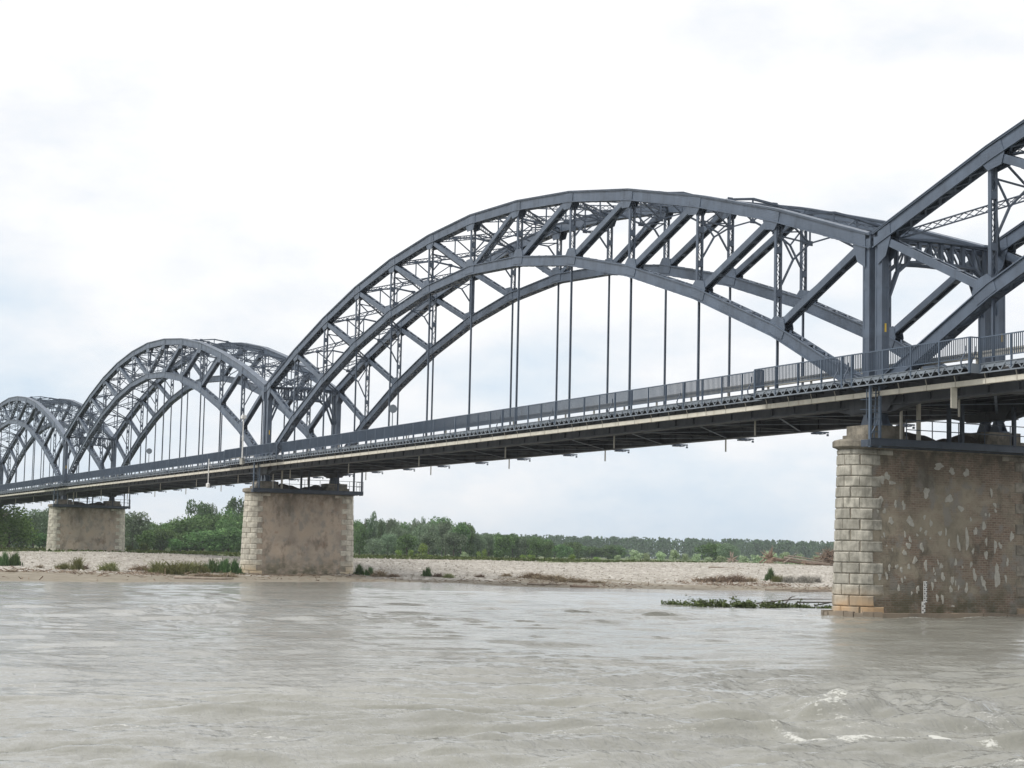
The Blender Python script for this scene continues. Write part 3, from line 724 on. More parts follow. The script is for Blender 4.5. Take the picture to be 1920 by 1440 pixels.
mb=MB(); mb.box(-.3,.3,-.2,.2,4.3,4.55); mb.box(-.24,.24,-.15,.15,4.552,4.62); mb.beam((0,0,4.1),(.35,0,4.32),.05,.05); mb.build('head_box',M['white'],r)
mb=MB(); mb.box(-.4,.4,-.12,.12,.0,.55); mb.box(-.44,.44,-.16,.16,.552,.6); mb.build('cabinet',M['galv'],r)
mb=MB(); mb.box(-.09,.09,-.07,.07,2.2,2.7); mb.build('sensor',M['white'],r)
r=empty('hanging_sensor',(-13.9,-1.75,10.6),'white sensor hanging on a thin rod below the walkway left of the central pier','sensor')
mb=MB(); mb.tube([(0,0,.7),(0,0,-1.75)],.045,8); mb.beam((0,0,.0),(0,.4,.0),.06,.06); mb.build('rod',M['white'],r)
mb=MB(); mb.tube([(0,0,-1.68),(0,0,-1.78),(0,0,-2.1),(0,0,-2.16)],[.05,.2,.2,.12],12); mb.build('sensor_head',M['white'],r)
HAZE=.00015
# ---------------------------------------------------------------- numeric noise
def vnoise(x,y,seed=0):
    xi=np.floor(x).astype(np.int64); yi=np.floor(y).astype(np.int64); xf=x-xi; yf=y-yi
    def h(a,b):
        n=(a*374761393+b*668265263+seed*144665)&0xffffffff; n=((n^(n>>13))*1274126177)&0xffffffff
        return ((n^(n>>16))&0xffff)/65535.0
    u=xf*xf*xf*(xf*(xf*6-15)+10); v=yf*yf*yf*(yf*(yf*6-15)+10)
    return (h(xi,yi)*(1-u)+h(xi+1,yi)*u)*(1-v)+(h(xi,yi+1)*(1-u)+h(xi+1,yi+1)*u)*v-.5
def fbm(x,y,o=4,seed=0,gain=.5):
    r=0;a=1
    for k in range(o): r=r+a*vnoise(x,y,seed+k*17); x=x*2.03+7.1; y=y*2.03-3.7; a*=gain
    return r
def grid_mesh(name,xs,ys,Z,mat,mask=None,attr=None,smooth=True):
    nx,ny=len(xs),len(ys); X,Y=np.meshgrid(xs,ys,indexing='ij')
    co=np.stack([X,Y,Z],-1).reshape(-1,3)
    i=np.arange(nx-1)[:,None]*ny+np.arange(ny-1)[None,:]
    f=np.stack([i,i+ny,i+ny+1,i+1],-1).reshape(-1,4)
    if mask is not None: f=f[mask.reshape(-1)]
    if mask is not None:
        used=np.unique(f); re=np.zeros(len(co),np.int64); re[used]=np.arange(len(used)); co=co[used]; f=re[f]
        if attr is not None: attr=attr.reshape(-1)[used]
    me=bpy.data.meshes.new(name); me.vertices.add(len(co)); me.vertices.foreach_set('co',co.astype(np.float32).ravel())
    me.loops.add(f.size); me.loops.foreach_set('vertex_index',f.ravel().astype(np.int32))
    me.polygons.add(len(f)); me.polygons.foreach_set('loop_start',np.arange(0,f.size,4,dtype=np.int32)); me.polygons.foreach_set('loop_total',np.full(len(f),4,np.int32))
    me.polygons.foreach_set('use_smooth',np.full(len(f),smooth)); me.update(calc_edges=True)
    if attr is not None:
        a=me.attributes.new('foam','FLOAT','POINT'); a.data.foreach_set('value',attr.reshape(-1).astype(np.float32))
    me.materials.append(mat); return link(name,me)

# ---------------------------------------------------------------- river bank
SHX=[-2000,-200,-22,-10,0,5,11,25,40,60,120,400,3000]; SHV=[42,41,39,30,25,24,37,41,41,42,43,47,65]
def shore(y): return np.interp(y,SHX,SHV)
def terrain(x,y):
    s=shore(y)-x+ .9*fbm(x*.13,y*.13,4,3)*2
    z=np.interp(s,[-40,-12,0,22,34,42,58,70,86,5000],[-2.2,-1.2,0,.12,.5,.78,1.36,1.5,1.5,1.5])
    rough=np.clip(s/30,0,1)*np.clip((260-s)/120,.0,1)
    z=z+rough*(fbm(x*.22,y*.16,5,11)*.18+fbm(x*.05,y*.05,3,5)*.3)
    z=z+np.clip(1-np.abs(s-8)/12,0,1)*fbm(x*.35,y*.2,4,23)*.10
    # low heap where the driftwood lies
    z=z+.35*np.exp(-(((x+42)/14)**2+((y-80)/22)**2))
    return z,s
def growing(a,b,d0,k):
    r=[a]; d=d0; sg=1 if b>a else -1
    while sg*(b-r[-1])>0: r.append(r[-1]+sg*d); d*=k
    return r
xs=np.array(sorted(set([round(v,3) for v in list(np.arange(-75,62,.8))+growing(-75.5,-1450,1.2,1.08)+growing(62.5,80,4,1)])))
ys=np.array(sorted(set([round(v,3) for v in list(np.arange(-60,150,1.1))+growing(-61,-1200,2,1.12)+growing(151,1500,2,1.10)])))
X,Y=np.meshgrid(xs,ys,indexing='ij'); Z,Sd=terrain(X,Y)
sm=Sd[:-1,:-1]; xm=X[:-1,:-1]; ym=Y[:-1,:-1]; j=fbm(xm*.25,ym*.2,4,31)*9
mud=sm<25+j*1.1
gv=(~mud)&(sm<90+j*1.6)
gs=(~mud)&(~gv)
crop=gs&(xm<-230)&(xm>-330)&(ym>175)&(ym<330)
gs=gs&~crop
structure(grid_mesh('mud_bank',xs,ys,Z,M['mud'],mud)); structure(grid_mesh('gravel_bar',xs,ys,Z,M['gravel'],gv)); structure(grid_mesh('grass_field',xs,ys,Z,M['grass'],gs)); structure(grid_mesh('crop_field',xs,ys,Z,M['crop'],crop))

# ---------------------------------------------------------------- river
m,nt,b=nodes('river_water')
v=coords(nt,world=True)
silt=ramp(nt,noise(nt,coords(nt,(1.0,.5,1),world=True),.22,6,.6),[(.3,(.20,.20,.175)),(.7,(.262,.26,.228))])
fo=N(nt,'ShaderNodeAttribute',attribute_name='foam').outputs['Fac']
fn=noise(nt,coords(nt,(1.2,.6,1),world=True),13,9,.85)
fx=N(nt,'ShaderNodeMath',operation='MULTIPLY_ADD'); nt.links.new(fn,fx.inputs[0]); fx.inputs[1].default_value=2.4; fx.inputs[2].default_value=-.7
ad=N(nt,'ShaderNodeMath',operation='ADD'); nt.links.new(fo,ad.inputs[0]); nt.links.new(fx.outputs[0],ad.inputs[1])
ff=ramp(nt,ad.outputs[0],[(.92,g(0)),(1.35,g(.8))])
c=mix(nt,ff,silt,(.62,.62,.58)); nt.links.new(c,b.inputs['Base Color'])
nt.links.new(ramp(nt,ff,[(0,g(.05)),(1,g(.7))]),b.inputs['Roughness']); b.inputs['IOR'].default_value=1.33
b.inputs['Specular IOR Level'].default_value=.5
w1=noise(nt,coords(nt,(1,.55,1),world=True),2.6,5,.6); w2=noise(nt,coords(nt,(1,.7,1),world=True,rot=(0,0,.5)),7.5,4,.6); w3=noise(nt,coords(nt,(1,1,1),world=True),.45,4,.6)
pa=ramp(nt,w3,[(.35,g(.25)),(.65,g(1))])
mw=N(nt,'ShaderNodeMath',operation='MULTIPLY'); nt.links.new(w2,mw.inputs[0]); nt.links.new(pa,mw.inputs[1])
b1=bump(nt,w1,.45,.10,None); b2=bump(nt,mw.outputs[0],.3,.05,None,b1)
w4=noise(nt,coords(nt,(1.5,5.5,1),world=True,rot=(0,0,R_(25))),1.0,5,.65); w5=noise(nt,coords(nt,(2.2,7.0,1),world=True,rot=(0,0,R_(52))),1.6,4,.6)
b3=bump(nt,w4,.55,.09,None,b2); bump(nt,w5,.4,.04,b,b3)
M['water']=m
CX,CY=163.46,-50.69
xs=np.array(sorted(set([round(v,3) for v in list(np.arange(126,147,.085))+growing(147.1,164,.2,1.02)+growing(125.9,28,.1,1.0125)+growing(27,-20,3,1)+growing(165,600,3,1.4)])))
ys=np.array(sorted(set([round(v,3) for v in list(np.arange(-52,-24,.12))+growing(-52.1,-64,.15,1.03)+growing(-23.9,130,.13,1.0085)+growing(132,1400,3,1.3)+growing(-65,-1000,3,1.4)])))
X,Y=np.meshgrid(xs,ys,indexing='ij')
dist=np.hypot(X-CX,Y-CY)
calm=1-.72*np.clip((85-X)/22,0,1)*np.clip((Y+12)/14,0,1)      # smoother reach behind the right pier
edge=np.clip((X-shore(Y))/8,.12,1)
wx=X+1.2*fbm(X*.11,Y*.11,2,77)*3; wy=Y+1.2*fbm(X*.11+40,Y*.11,2,78)*3
gust=np.clip(.75+1.6*fbm(X*.05,Y*.035,3,61),.3,1.5)
H=.16*fbm(wx*.16,wy*.11,2,1)+.075*fbm(wx*.5,wy*.28,2,2)+gust*(.08*(.3-np.abs(fbm(wx*.62,wy*.27,2,4)))+.16*fbm(wx*1.1,wy*.36,2,8)+.12*fbm(wx*2.3,wy*.8,2,14)*np.clip(1.9-dist/50,.25,1)+.06*fbm(wx*4.6,wy*1.9,2,19)*np.clip(1.7-dist/32,0,1))
far=np.clip((dist-60)/60,0,1)
H=H*calm*edge*(1-.45*far)
foam=np.zeros_like(H)
def seg(pts,wd,amp,h):
    global H,foam
    d=np.full_like(H,9e9); tt=np.zeros_like(H); n=len(pts)-1
    for k in range(n):
        ax,ay=pts[k]; bx,by=pts[k+1]; vx,vy=bx-ax,by-ay; t=np.clip(((X-ax)*vx+(Y-ay)*vy)/(vx*vx+vy*vy),0,1)
        q=np.hypot(X-ax-t*vx,Y-ay-t*vy); w_=q<d; d=np.where(w_,q,d); tt=np.where(w_,(k+t)/n,tt)
    e=np.exp(-(d/wd)**2)*np.minimum(1,np.minimum(tt,1-tt)*6+.25)
    foam=np.maximum(foam,e*amp*(.8+.9*vnoise(X*2.5,Y*1.3,5))); H=H+e*h
seg([(140.63,-36.15),(140.9,-35.98),(141.5,-36.02),(142.02,-36.01),(142.22,-35.79)],.15,.66,.05)
seg([(142.22,-35.79),(141.97,-35.26),(141.91,-34.85),(142.04,-34.3)],.17,.6,.03)
seg([(142.1,-34.1),(142.4,-34.02)],.16,.7,.03); seg([(142.8,-33.8),(142.95,-33.6)],.16,.7,.03)
seg([(138.7,-33.7),(137.9,-33.0),(137.0,-32.2),(136.4,-31.6)],.6,.55,.15)
seg([(137.4,-32.3),(136.8,-31.5)],.4,.5,.07)
H=H-.10*np.exp(-(((X-139.6)/1.0)**2+((Y+34.2)/1.1)**2))
# boils and rolls of fast water
for x,y,a,hh in ((139.07,-40.47,.45,.10),(135.5,-36.2,.8,.07),(126.8,-43.9,1.2,.10),(134.2,-44.6,.9,.09),(136.9,-43.0,.8,.07),(139.2,-45.1,.5,.07)):
    H=H+hh*np.exp(-(((X-x)/a)**2+((Y-y)/(a*1.5))**2))
dsw=np.hypot((X-138.6)/1.4,(Y+30.9)/1.2); H=H+.035*np.sin(dsw*9)*np.exp(-(dsw/1.3)**2)
# ripples of broken water along the right pier and thin foam flecks with painted glints along the current
dp=np.hypot(X-94.1,np.clip(np.abs(Y-3.4)-4.25,0,99)); foam=np.maximum(foam,np.exp(-((dp-1.9)/.35)**2)*(.34+.5*vnoise(X*1.1,Y*.8,91)))
H=H+np.exp(-((dp-2.0)/.5)**2)*.09*(1+2.4*vnoise(X*1.6,Y*1.3,92))
st=fbm(wx*.9,wy*.22,4,55); foam=np.maximum(foam,np.clip((st-.24)*2.2,0,.36)*np.clip(1.25-dist/60,0,1))
rv=grid_mesh('river',xs,ys,H,M['water'],(X[:-1,:-1]>shore(Y[:-1,:-1])-26),foam); structure(rv)

# ---------------------------------------------------------------- trees
def leaf_quads(cs,nr,size,rng):
    n=len(cs); a=rng.normal(size=(n,3)); a/=np.linalg.norm(a,axis=1)[:,None]
    nv=nr*.6+a*.75; nv/=np.linalg.norm(nv,axis=1)[:,None]
    t=np.cross(nv,rng.normal(size=(n,3))); t/=np.linalg.norm(t,axis=1)[:,None]; bt=np.cross(nv,t)
    s=size*rng.uniform(.55,1.35,(n,1)); t=t*s; bt=bt*s*rng.uniform(.5,.9,(n,1))
    return np.stack([cs-t-bt*.4,cs+bt,cs+t-bt*.2,cs-bt*.9],1).reshape(-1,3)
def quad_mesh(name,co,mat):
    n=len(co)//4; me=bpy.data.meshes.new(name); me.vertices.add(len(co)); me.vertices.foreach_set('co',co.astype(np.float32).ravel())
    me.loops.add(n*4); me.loops.foreach_set('vertex_index',np.arange(n*4,dtype=np.int32)); me.polygons.add(n)
    me.polygons.foreach_set('loop_start',np.arange(0,n*4,4,dtype=np.int32)); me.polygons.foreach_set('loop_total',np.full(n,4,np.int32)); me.update(calc_edges=True)
    if mat: me.materials.append(mat)
    return me
def crown(clumps,n,size,rng):
    vol=np.array([c[3]*c[4]*c[3] for c in clumps])**.75; k=rng.choice(len(clumps),n,p=vol/vol.sum())
    C_=np.array([c[:3] for c in clumps])[k]; Rr=np.array([(c[3],c[3],c[4]) for c in clumps])[k]
    d=rng.normal(size=(n,3)); d/=np.linalg.norm(d,axis=1)[:,None]
    r=1-np.abs(rng.normal(0,.2,(n,1))); r=np.where(rng.random((n,1))<.08,r*1.18,r)
    lump=1+.22*np.sin(d[:,:1]*5+C_[:,:1]*9)*np.sin(d[:,1:2]*6+C_[:,2:]*7)
    return leaf_quads(C_+d*Rr*r*lump,d,size,rng)
def proto(kind,seed):
    rng=np.random.default_rng(seed); cl=[]
    if kind in('broad','willow','open','lime'):
        nb=15; lo={'broad':.1,'lime':.06,'willow':.08,'open':.36}[kind]
        for k in range(nb):
            z=rng.uniform(lo+.08,.93); env=math.sin(math.pi*min(1,max(0,(z-lo+.12)/(1.10-lo))))**.6; a=rng.uniform(0,6.28); rr=rng.uniform(.15,.36)*env
            s={'broad':.225,'lime':.22,'willow':.22,'open':.13}[kind]*rng.uniform(.75,1.3)
            cl.append((rr*math.cos(a),rr*math.sin(a),min(z,.97-s*.8),s,s*.85))
        n,size={'broad':(3000,.030),'lime':(3400,.028),'willow':(3200,.026),'open':(1900,.026)}[kind]; trunk=True
    elif kind=='poplar':
        for k in range(15):
            z=.14+.8*k/14; env=math.sin(math.pi*min(1,(z+.05)/1.1))**.55; a=rng.uniform(0,6.28)
            cl.append((.17*env*math.cos(a),.17*env*math.sin(a),min(z,.93),.24*env*rng.uniform(.8,1.2),.085))
        n,size,trunk=2400,.026,True
    else:
        for k in range(11):
            a=rng.uniform(0,6.28); rr=rng.uniform(0,.33); z=rng.uniform(.1,.85)*(1-rr*.8); s=rng.uniform(.13,.24); cl.append((rr*math.cos(a),rr*math.sin(a),min(z,.97-s),s,s*.95))
        n,size,trunk=1100,.036,True
    me=quad_mesh('crown',crown(cl,n,size,rng),LM[kind])
    mb=MB(); top=.9 if kind=='poplar' else .72
    mb.tube([(0,0,-.04),(.01,0,.18),(-.01,.01,.42),(.01,0,top)],[.028,.02,.014,.004],6)
    for c in cl[:9]:
        zb=min(max(.1,c[2]-.3*rng.uniform(.5,1)),top-.1); mb.tube([(0,0,zb),(c[0]*.5,c[1]*.5,(zb+c[2])/2+.02),(c[0],c[1],c[2])],[.010,.007,.002],4)
    return me,mb.mesh('trunk',M['bark'],True)
PR={k:[proto(k,100*i+7*q) for q in range(4)] for i,k in enumerate(('broad','willow','open','poplar','bush','light','pale','darkbush','lime'))}
TREES=[
 (-175.4,6.3,7.6,7.9,'lime','a0'),(-187.3,4.6,6.5,6,'lime',''),(-245.1,23.3,8.2,6.1,'willow',''),
 (-274.1,32.2,9.1,5.8,'willow',''),(-262.6,33.2,8.2,5.7,'willow',''),(-194.8,12.4,3,5.1,'bush',''),
 (-213.5,19.7,3.2,4.8,'bush',''),(-209.6,4.2,6.4,7.4,'broad',''),(-301.3,45.1,7.9,6.7,'broad',''),
 (-299.1,50,7.4,6.7,'willow',''),(-235.9,43,8.2,6.1,'willow',''),(-267.2,47.1,8.7,6.3,'broad',''),
 (-264.7,52.6,6,5,'willow',''),(-372.9,81.9,7.4,6.3,'broad',''),(-430.5,100.7,9.4,3.5,'poplar',''),
 (-409.6,98.2,7.3,5.8,'broad',''),(-233.2,49,4,4,'willow',''),(-298.7,74.8,13,6.3,'open','a1'),
 (-307,80.7,12.1,4.2,'willow',''),(-250.5,59.3,6,5.4,'broad',''),(-257.7,67.7,8.4,7.8,'broad',''),
 (-276,75.9,10.3,5.8,'broad',''),(-323.9,92.1,14.4,6.1,'open','a2'),(-322.7,94.6,14.5,3.8,'open',''),
 (-302.7,90.1,12,5.6,'broad',''),(-231.5,52.6,4,5.6,'broad',''),(-219.6,54.4,4.7,6.9,'broad',''),
 (-222.2,60.8,5.3,7.2,'broad',''),(-225.6,65.4,5.2,4.2,'broad',''),(-214.7,41.1,3.3,4.9,'bush',''),
 (-212.3,46.2,2.7,3.3,'bush',''),(-300.9,93.9,11.4,7,'broad',''),(-298.5,99,10.1,7,'broad',''),
 (-296.2,104.1,10.9,7,'willow',''),(-284.3,105.9,9.5,6.9,'broad',''),(-273.1,106.2,8.7,5.4,'broad',''),
 (-243.3,98.8,7.1,3.5,'broad',''),(-251.6,104.9,9.9,3.1,'poplar','a3'),(-261.7,107,8.5,2.6,'poplar',''),
 (-241.2,103.3,8,2.3,'poplar',''),(-240.3,105.3,8.4,2.5,'willow',''),(-230.1,103.4,7.4,3.2,'willow',''),
 (-257.8,115.3,8.2,2.4,'broad',''),(-284.7,128.9,9.4,2,'poplar',''),(-283.7,131.2,9.8,1.8,'poplar',''),
 (-228.1,107.8,7.7,3.9,'willow','a4'),(-282,134.7,10.1,6.2,'broad','a5'),(-290.2,141,9.2,2.6,'broad',''),
 (-213.3,104,5.2,4,'willow',''),(-213.7,91.1,4.2,3.7,'willow',''),(-217.1,95.7,4.8,3.8,'willow',''),
 (-210.6,97.7,4.8,3.7,'broad',''),(-234,118.9,5.7,5.5,'willow',''),(-251.5,128.9,6.3,4,'willow',''),
 (-407.4,198.7,9.9,4.4,'open','a6'),(-240.8,128.2,5.7,3.9,'willow',''),(-248.9,134.5,5.7,3.4,'willow',''),
 (-257.3,140.5,6,3.5,'broad',''),(-238.2,133.9,5.5,4.1,'broad','a7'),(-264.6,148.5,6.1,3.6,'broad',''),
 (-263.2,151.5,5.5,3.6,'willow',''),(-234.9,141,4.9,3.9,'broad','a8'),(-270.1,160.5,4.6,3.7,'broad',''),
 (-304.3,182.3,3.9,5.5,'broad',''),(-339.1,202.9,4.9,6.6,'broad',''),(-368.7,234.5,4.6,5.3,'broad',''),
 (-251.6,200.4,5,6.5,'broad','a9'),(-232.6,193.8,4.8,4.6,'willow','a10'),(-145.8,70.3,1,1.4,'light',''),
 (-144.9,72.3,1.1,1.2,'light',''),(-139.4,72.4,2,2,'light',''),(-134.1,71.8,0.5,1.6,'light',''),
 (-140.8,81.2,1,1.6,'pale',''),(-139.6,83.7,1.1,1,'light',''),(-139.2,84.6,1.4,1.1,'light',''),
 (-136.3,90.8,0.9,1.4,'light',''),(-135.7,92.3,0.9,1.5,'light',''),(-134.3,95.2,0.5,1.2,'light',''),
 (-132.6,99,1,1.6,'light',''),(-129.1,106.5,1,1.8,'pale',''),(-127.9,109.1,1.8,2.7,'pale',''),
 (-126.9,111.2,1.5,2.1,'pale',''),(-130.3,115.8,1.8,2.4,'pale',''),(-124.9,115.6,1.9,2.3,'pale',''),
 (-124,117.5,1.5,2.1,'pale',''),(-123.1,119.4,1.6,2.1,'pale',''),(-122.2,121.5,1.2,2.1,'pale',''),
 (-121.3,123.5,1.2,2.1,'pale',''),(-123.9,129.7,1.4,2.4,'pale',''),(-122.9,132,1.7,2.4,'pale',''),
 (-126.2,136.7,2.4,3.2,'pale',''),(-124.9,139.6,2,2.8,'pale',''),(-123.7,142.1,1.9,2.6,'pale',''),
 (-122.4,144.8,1.9,2.6,'pale',''),(-121.4,147.2,1.8,2.6,'pale',''),(-119.9,150.3,1.8,2.6,'pale',''),
 (-139.6,107.8,0.7,1.4,'light',''),(-133.6,25,0.8,0.9,'pale',''),(-135.3,21.2,1.2,2.3,'darkbush',''),
 (-146.2,21.6,0.8,1.8,'darkbush',''),(-149.3,62.8,0.3,1.7,'bush',''),(-302.3,57.4,4.9,7.6,'willow',''),
 (-289.9,56.3,5.5,7.6,'broad',''),(-267.8,52.7,4.3,5.4,'broad',''),(-285.4,58.4,6.8,5.9,'broad',''),
 (-245,50.1,4.2,6.7,'broad',''),(-233.5,48.6,4.9,5,'broad',''),(-293.1,65.4,6.7,8.1,'broad',''),
 (-275.3,62.7,6.6,7.5,'broad',''),(-292.8,69.7,5.4,8,'broad',''),(-249,58.8,7.9,7.2,'broad',''),
 (-276.8,68.2,7.9,5.2,'broad',''),(-277.4,69.9,8.7,6.1,'broad',''),(-295.7,77.2,8,5.6,'broad',''),
 (-265.5,71,8.6,6.2,'broad',''),(-230.7,62.1,7.4,4.7,'broad',''),(-243.6,67.7,6.7,5.2,'broad',''),
 (-279.1,79.5,9,6.7,'broad',''),(-245.6,71.6,7.3,5.8,'broad',''),(-265,105.8,8.3,3.6,'broad',''),
 (-252,101.8,6.1,3.8,'willow',''),(-268.8,109.3,6.7,4.1,'willow',''),(-279.2,115.4,8.5,3.4,'willow',''),
 (-251.4,106.3,8.3,4,'willow',''),(-275.3,116.3,7.8,3.4,'broad',''),(-277.4,118.9,8.1,3.6,'willow',''),
 (-239.8,105.9,6.9,4,'willow',''),(-241,107.1,8.2,3.6,'willow',''),(-254.8,114.5,6.4,3.7,'willow',''),
 (-271.9,122.1,8.3,3.9,'broad',''),(-259.8,118.7,6.5,4.5,'willow',''),(-254.3,118.5,8.3,3.8,'willow',''),
 (-264.7,124.2,8.1,4.3,'willow',''),(-255.2,121.4,8.8,3.6,'willow',''),(-260.3,124.6,7.8,4.2,'willow',''),
 (-266.1,129.3,8.3,3.5,'willow',''),(-249.5,123.3,8.3,4,'willow',''),(-256.5,127.7,7.1,3.7,'willow',''),
 (-236.2,120.8,7.8,4.2,'willow',''),(-234.6,121,7.9,3.5,'broad',''),(-240,124.4,8,4.2,'broad',''),
 (-287,145.6,5,3.7,'willow',''),(-263,136.6,5,4.4,'broad',''),(-258.1,136.2,4.9,4.1,'broad',''),
 (-259.3,139.2,5.6,3.9,'broad',''),(-270.2,146.4,5.7,4.7,'broad',''),(-250.9,138.9,5.1,4.1,'broad',''),
 (-265.4,147.4,4.5,3.3,'willow',''),(-270.8,152.6,4.6,4.3,'broad',''),(-268.7,153.2,5.4,3.8,'willow',''),
 (-281.3,161.8,4.8,4,'willow',''),(-265.6,155.6,5.5,3.9,'broad',''),(-283.4,166.9,5.1,4,'broad',''),
 (-244.5,15.5,6.3,5.8,'broad',''),(-270.8,24.6,6.9,6.2,'willow',''),(-274.6,28.4,6.8,6.3,'willow',''),
 (-273.6,30,7.1,6.3,'willow',''),(-266.3,31.8,6.9,6.2,'broad',''),(-377.2,216.2,4,5.3,'broad',''),
 (-373.8,223.3,4.5,5.3,'broad',''),(-372,227.3,3.9,5.3,'broad',''),(-369.8,232.1,4.5,5.3,'broad',''),
]
DESC={'lime':'bright green leafy tree','broad':'dark green leafy tree','willow':'grey-green willow tree','open':'tall tree with an open ragged crown','poplar':'slim upright poplar','bush':'low dark green bush','light':'small yellow-green shrub','pale':'pale grey-green willow bush','darkbush':'dark brownish bush'}
CAT={'lime':'tree','broad':'tree','willow':'tree','open':'tree','poplar':'tree','bush':'bush','light':'shrub','pale':'bush','darkbush':'bush'}
NM={'lime':'leafy_tree','broad':'leafy_tree','willow':'willow_tree','open':'tall_tree','poplar':'poplar_tree','bush':'green_bush','light':'young_shrub','pale':'willow_bush','darkbush':'dark_bush'}
ORD='first second third fourth fifth sixth seventh eighth ninth tenth eleventh twelfth thirteenth fourteenth fifteenth sixteenth seventeenth eighteenth nineteenth twentieth'.split()
ORD+=['twenty-'+q for q in ORD[:9]]+['thirtieth']+['thirty-'+q for q in ORD[:9]]
SPEC={'a0':'big yellowish green leafy tree at the far left, in front of the other trees','a1':'tall open-crowned tree standing highest midway between the two left piers','a2':'very tall open-crowned tree close to the left side of the central pier',
 'a3':'tall pointed poplar highest in the wood just right of the central pier','a4':'broad silvery willow in the middle of the wood right of the central pier','a5':'broad round dark tree rising over the willows right of the central pier',
 'a6':'lone open tree poking up behind the right end of the nearer wood','a7':'dense dark tree near the right end of the nearer wood','a8':'low broad dark tree ending the nearer wood beside the field',
 'a9':'broad green tree standing alone before the far wood behind the driftwood','a10':'grey-green willow standing alone before the far wood behind the driftwood'}
def scr(x,y):   # bearing across the picture, only used to word the labels from left to right
    dx,dy=x-CX,y-CY; return (dx*.4215+dy*.9066)/(-dx*.9037+dy*.418)
def region(u):
    c=960+3416*u
    return 0 if c<165 else 1 if c<470 else 2 if c<665 else 3 if c<1125 else 4
RG=['left of the far left pier','between the two left piers','behind the central pier','right of the central pier','before the far wood']
cnt={}
for t in TREES:
    if not t[5]: cnt.setdefault((t[4],region(scr(t[0],t[1]))),[]).append(t)
lab={}
for (k,rg),ts in cnt.items():
    ts.sort(key=lambda t:scr(t[0],t[1]))
    for i,t in enumerate(ts):
        lab[t]=('%s %s'%(DESC[k],RG[rg]),'') if len(ts)==1 else ('%s %s, %s of these from the left'%(DESC[k],RG[rg],ORD[i]),'')
rng=random.Random(11)
for n,t in enumerate(TREES):
    x,y,h,w,k,sp=t
    cm,tm=PR[k][n%4]
    root=empty(NM[k],(x,y,float(terrain(np.array([x*1.]),np.array([y*1.]))[0][0])-.05),SPEC[sp] if sp else lab[t][0],CAT[k],{'tree':'trees of the wood behind the bank','bush':'bushes at the foot of the wood','shrub':'shrubs at the foot of the wood'}[CAT[k]],rng.uniform(0,6.28))
    q=1.34 if CAT[k]=='tree' else 1.3; root.scale=(w*q,w*q,h*(1.06 if CAT[k]=='tree' else 1.45))
    link('crown',cm,root); link('trunk',tm,root)
# far wood: one mass on the horizon
rg=np.random.default_rng(4); cs=[];ns=[];sz=[]
A_=np.array([-1080.,-40.]); B_=np.array([-740.,760.])
for k in range(1700):
    f=rg.random(); dd=rg.uniform(0,140); p=A_+(B_-A_)*f; nrm=np.array([-.92,.39]); p=p+nrm*dd
    h=rg.uniform(10.8,13.6)+dd*.012; w=rg.uniform(2.2,3.8)
    m_=95; z=rg.beta(1.15,1.0,m_)*h; th=rg.uniform(0,6.28,m_); r=w*np.sqrt(np.clip(1.1-(z/h)**2.2,.02,1))*rg.uniform(.55,1.05,m_)
    c_=np.stack([p[0]+r*np.cos(th),p[1]+r*np.sin(th),z+1.5],1); nn=np.stack([np.cos(th),np.sin(th),.5+0*th],1); cs.append(c_); ns.append(nn)
co=leaf_quads(np.concatenate(cs),np.concatenate(ns),.85,rg)
tag(link('far_wood',quad_mesh('far_wood',co,LM['far'])),'long dark green wood closing the horizon beyond the gravel bar','wood',kind='stuff')
# rough herbs along the foot of the wood
rg=np.random.default_rng(8); n=14000
yy=rg.uniform(-40,230,n); xx=shore(yy)-rg.uniform(96,190,n)**1.0; zz=terrain(xx,yy)[0]
hh=np.clip(.02+.4*vnoise(xx*.1,yy*.1,3)+rg.uniform(0,.18,n),.02,.42)
co=leaf_quads(np.stack([xx,yy,zz+hh*.6],1),np.stack([rg.normal(size=n),rg.normal(size=n),.4+0*yy],1),.34,rg)
tag(link('herb_strip',quad_mesh('herb_strip',co,leaf_mat('leaf_herbs',[(.07,.095,.03),(.115,.14,.05),(.17,.185,.08)]))),'low grassy herbs between the gravel bar and the trees','ground cover',kind='stuff')

# cobbles on the gravel bar
rg=np.random.default_rng(12); n=46000
yy=rg.uniform(-42,125,n); xx=shore(yy)-24-rg.uniform(0,1,n)**1.15*66; zz=terrain(xx,yy)[0]
r=rg.gamma(2.4,.026,n)+.025; an=rg.uniform(0,6.28,(n,1))+np.array([[0,2.1,4.2]])+rg.uniform(-.4,.4,(n,3)); rr_=r[:,None]*rg.uniform(.7,1.25,(n,3))
P3=np.stack([xx[:,None]+rr_*np.cos(an),yy[:,None]+rr_*np.sin(an),np.repeat((zz-.03)[:,None],3,1)],-1); tp=np.stack([xx+r*rg.uniform(-.4,.4,n),yy+r*rg.uniform(-.4,.4,n),zz+r*rg.uniform(.45,.8,n)],-1)
V=np.concatenate([P3,tp[:,None,:]],1).reshape(-1,3); b_=np.arange(n)[:,None]*4
F=np.concatenate([b_+np.array([[0,1,3]]),b_+np.array([[1,2,3]]),b_+np.array([[2,0,3]])],0)
me=bpy.data.meshes.new('cobbles'); me.vertices.add(len(V)); me.vertices.foreach_set('co',V.astype(np.float32).ravel()); me.loops.add(F.size); me.loops.foreach_set('vertex_index',F.ravel().astype(np.int32))
me.polygons.add(len(F)); me.polygons.foreach_set('loop_start',np.arange(0,F.size,3,dtype=np.int32)); me.polygons.foreach_set('loop_total',np.full(len(F),3,np.int32)); me.update(calc_edges=True)
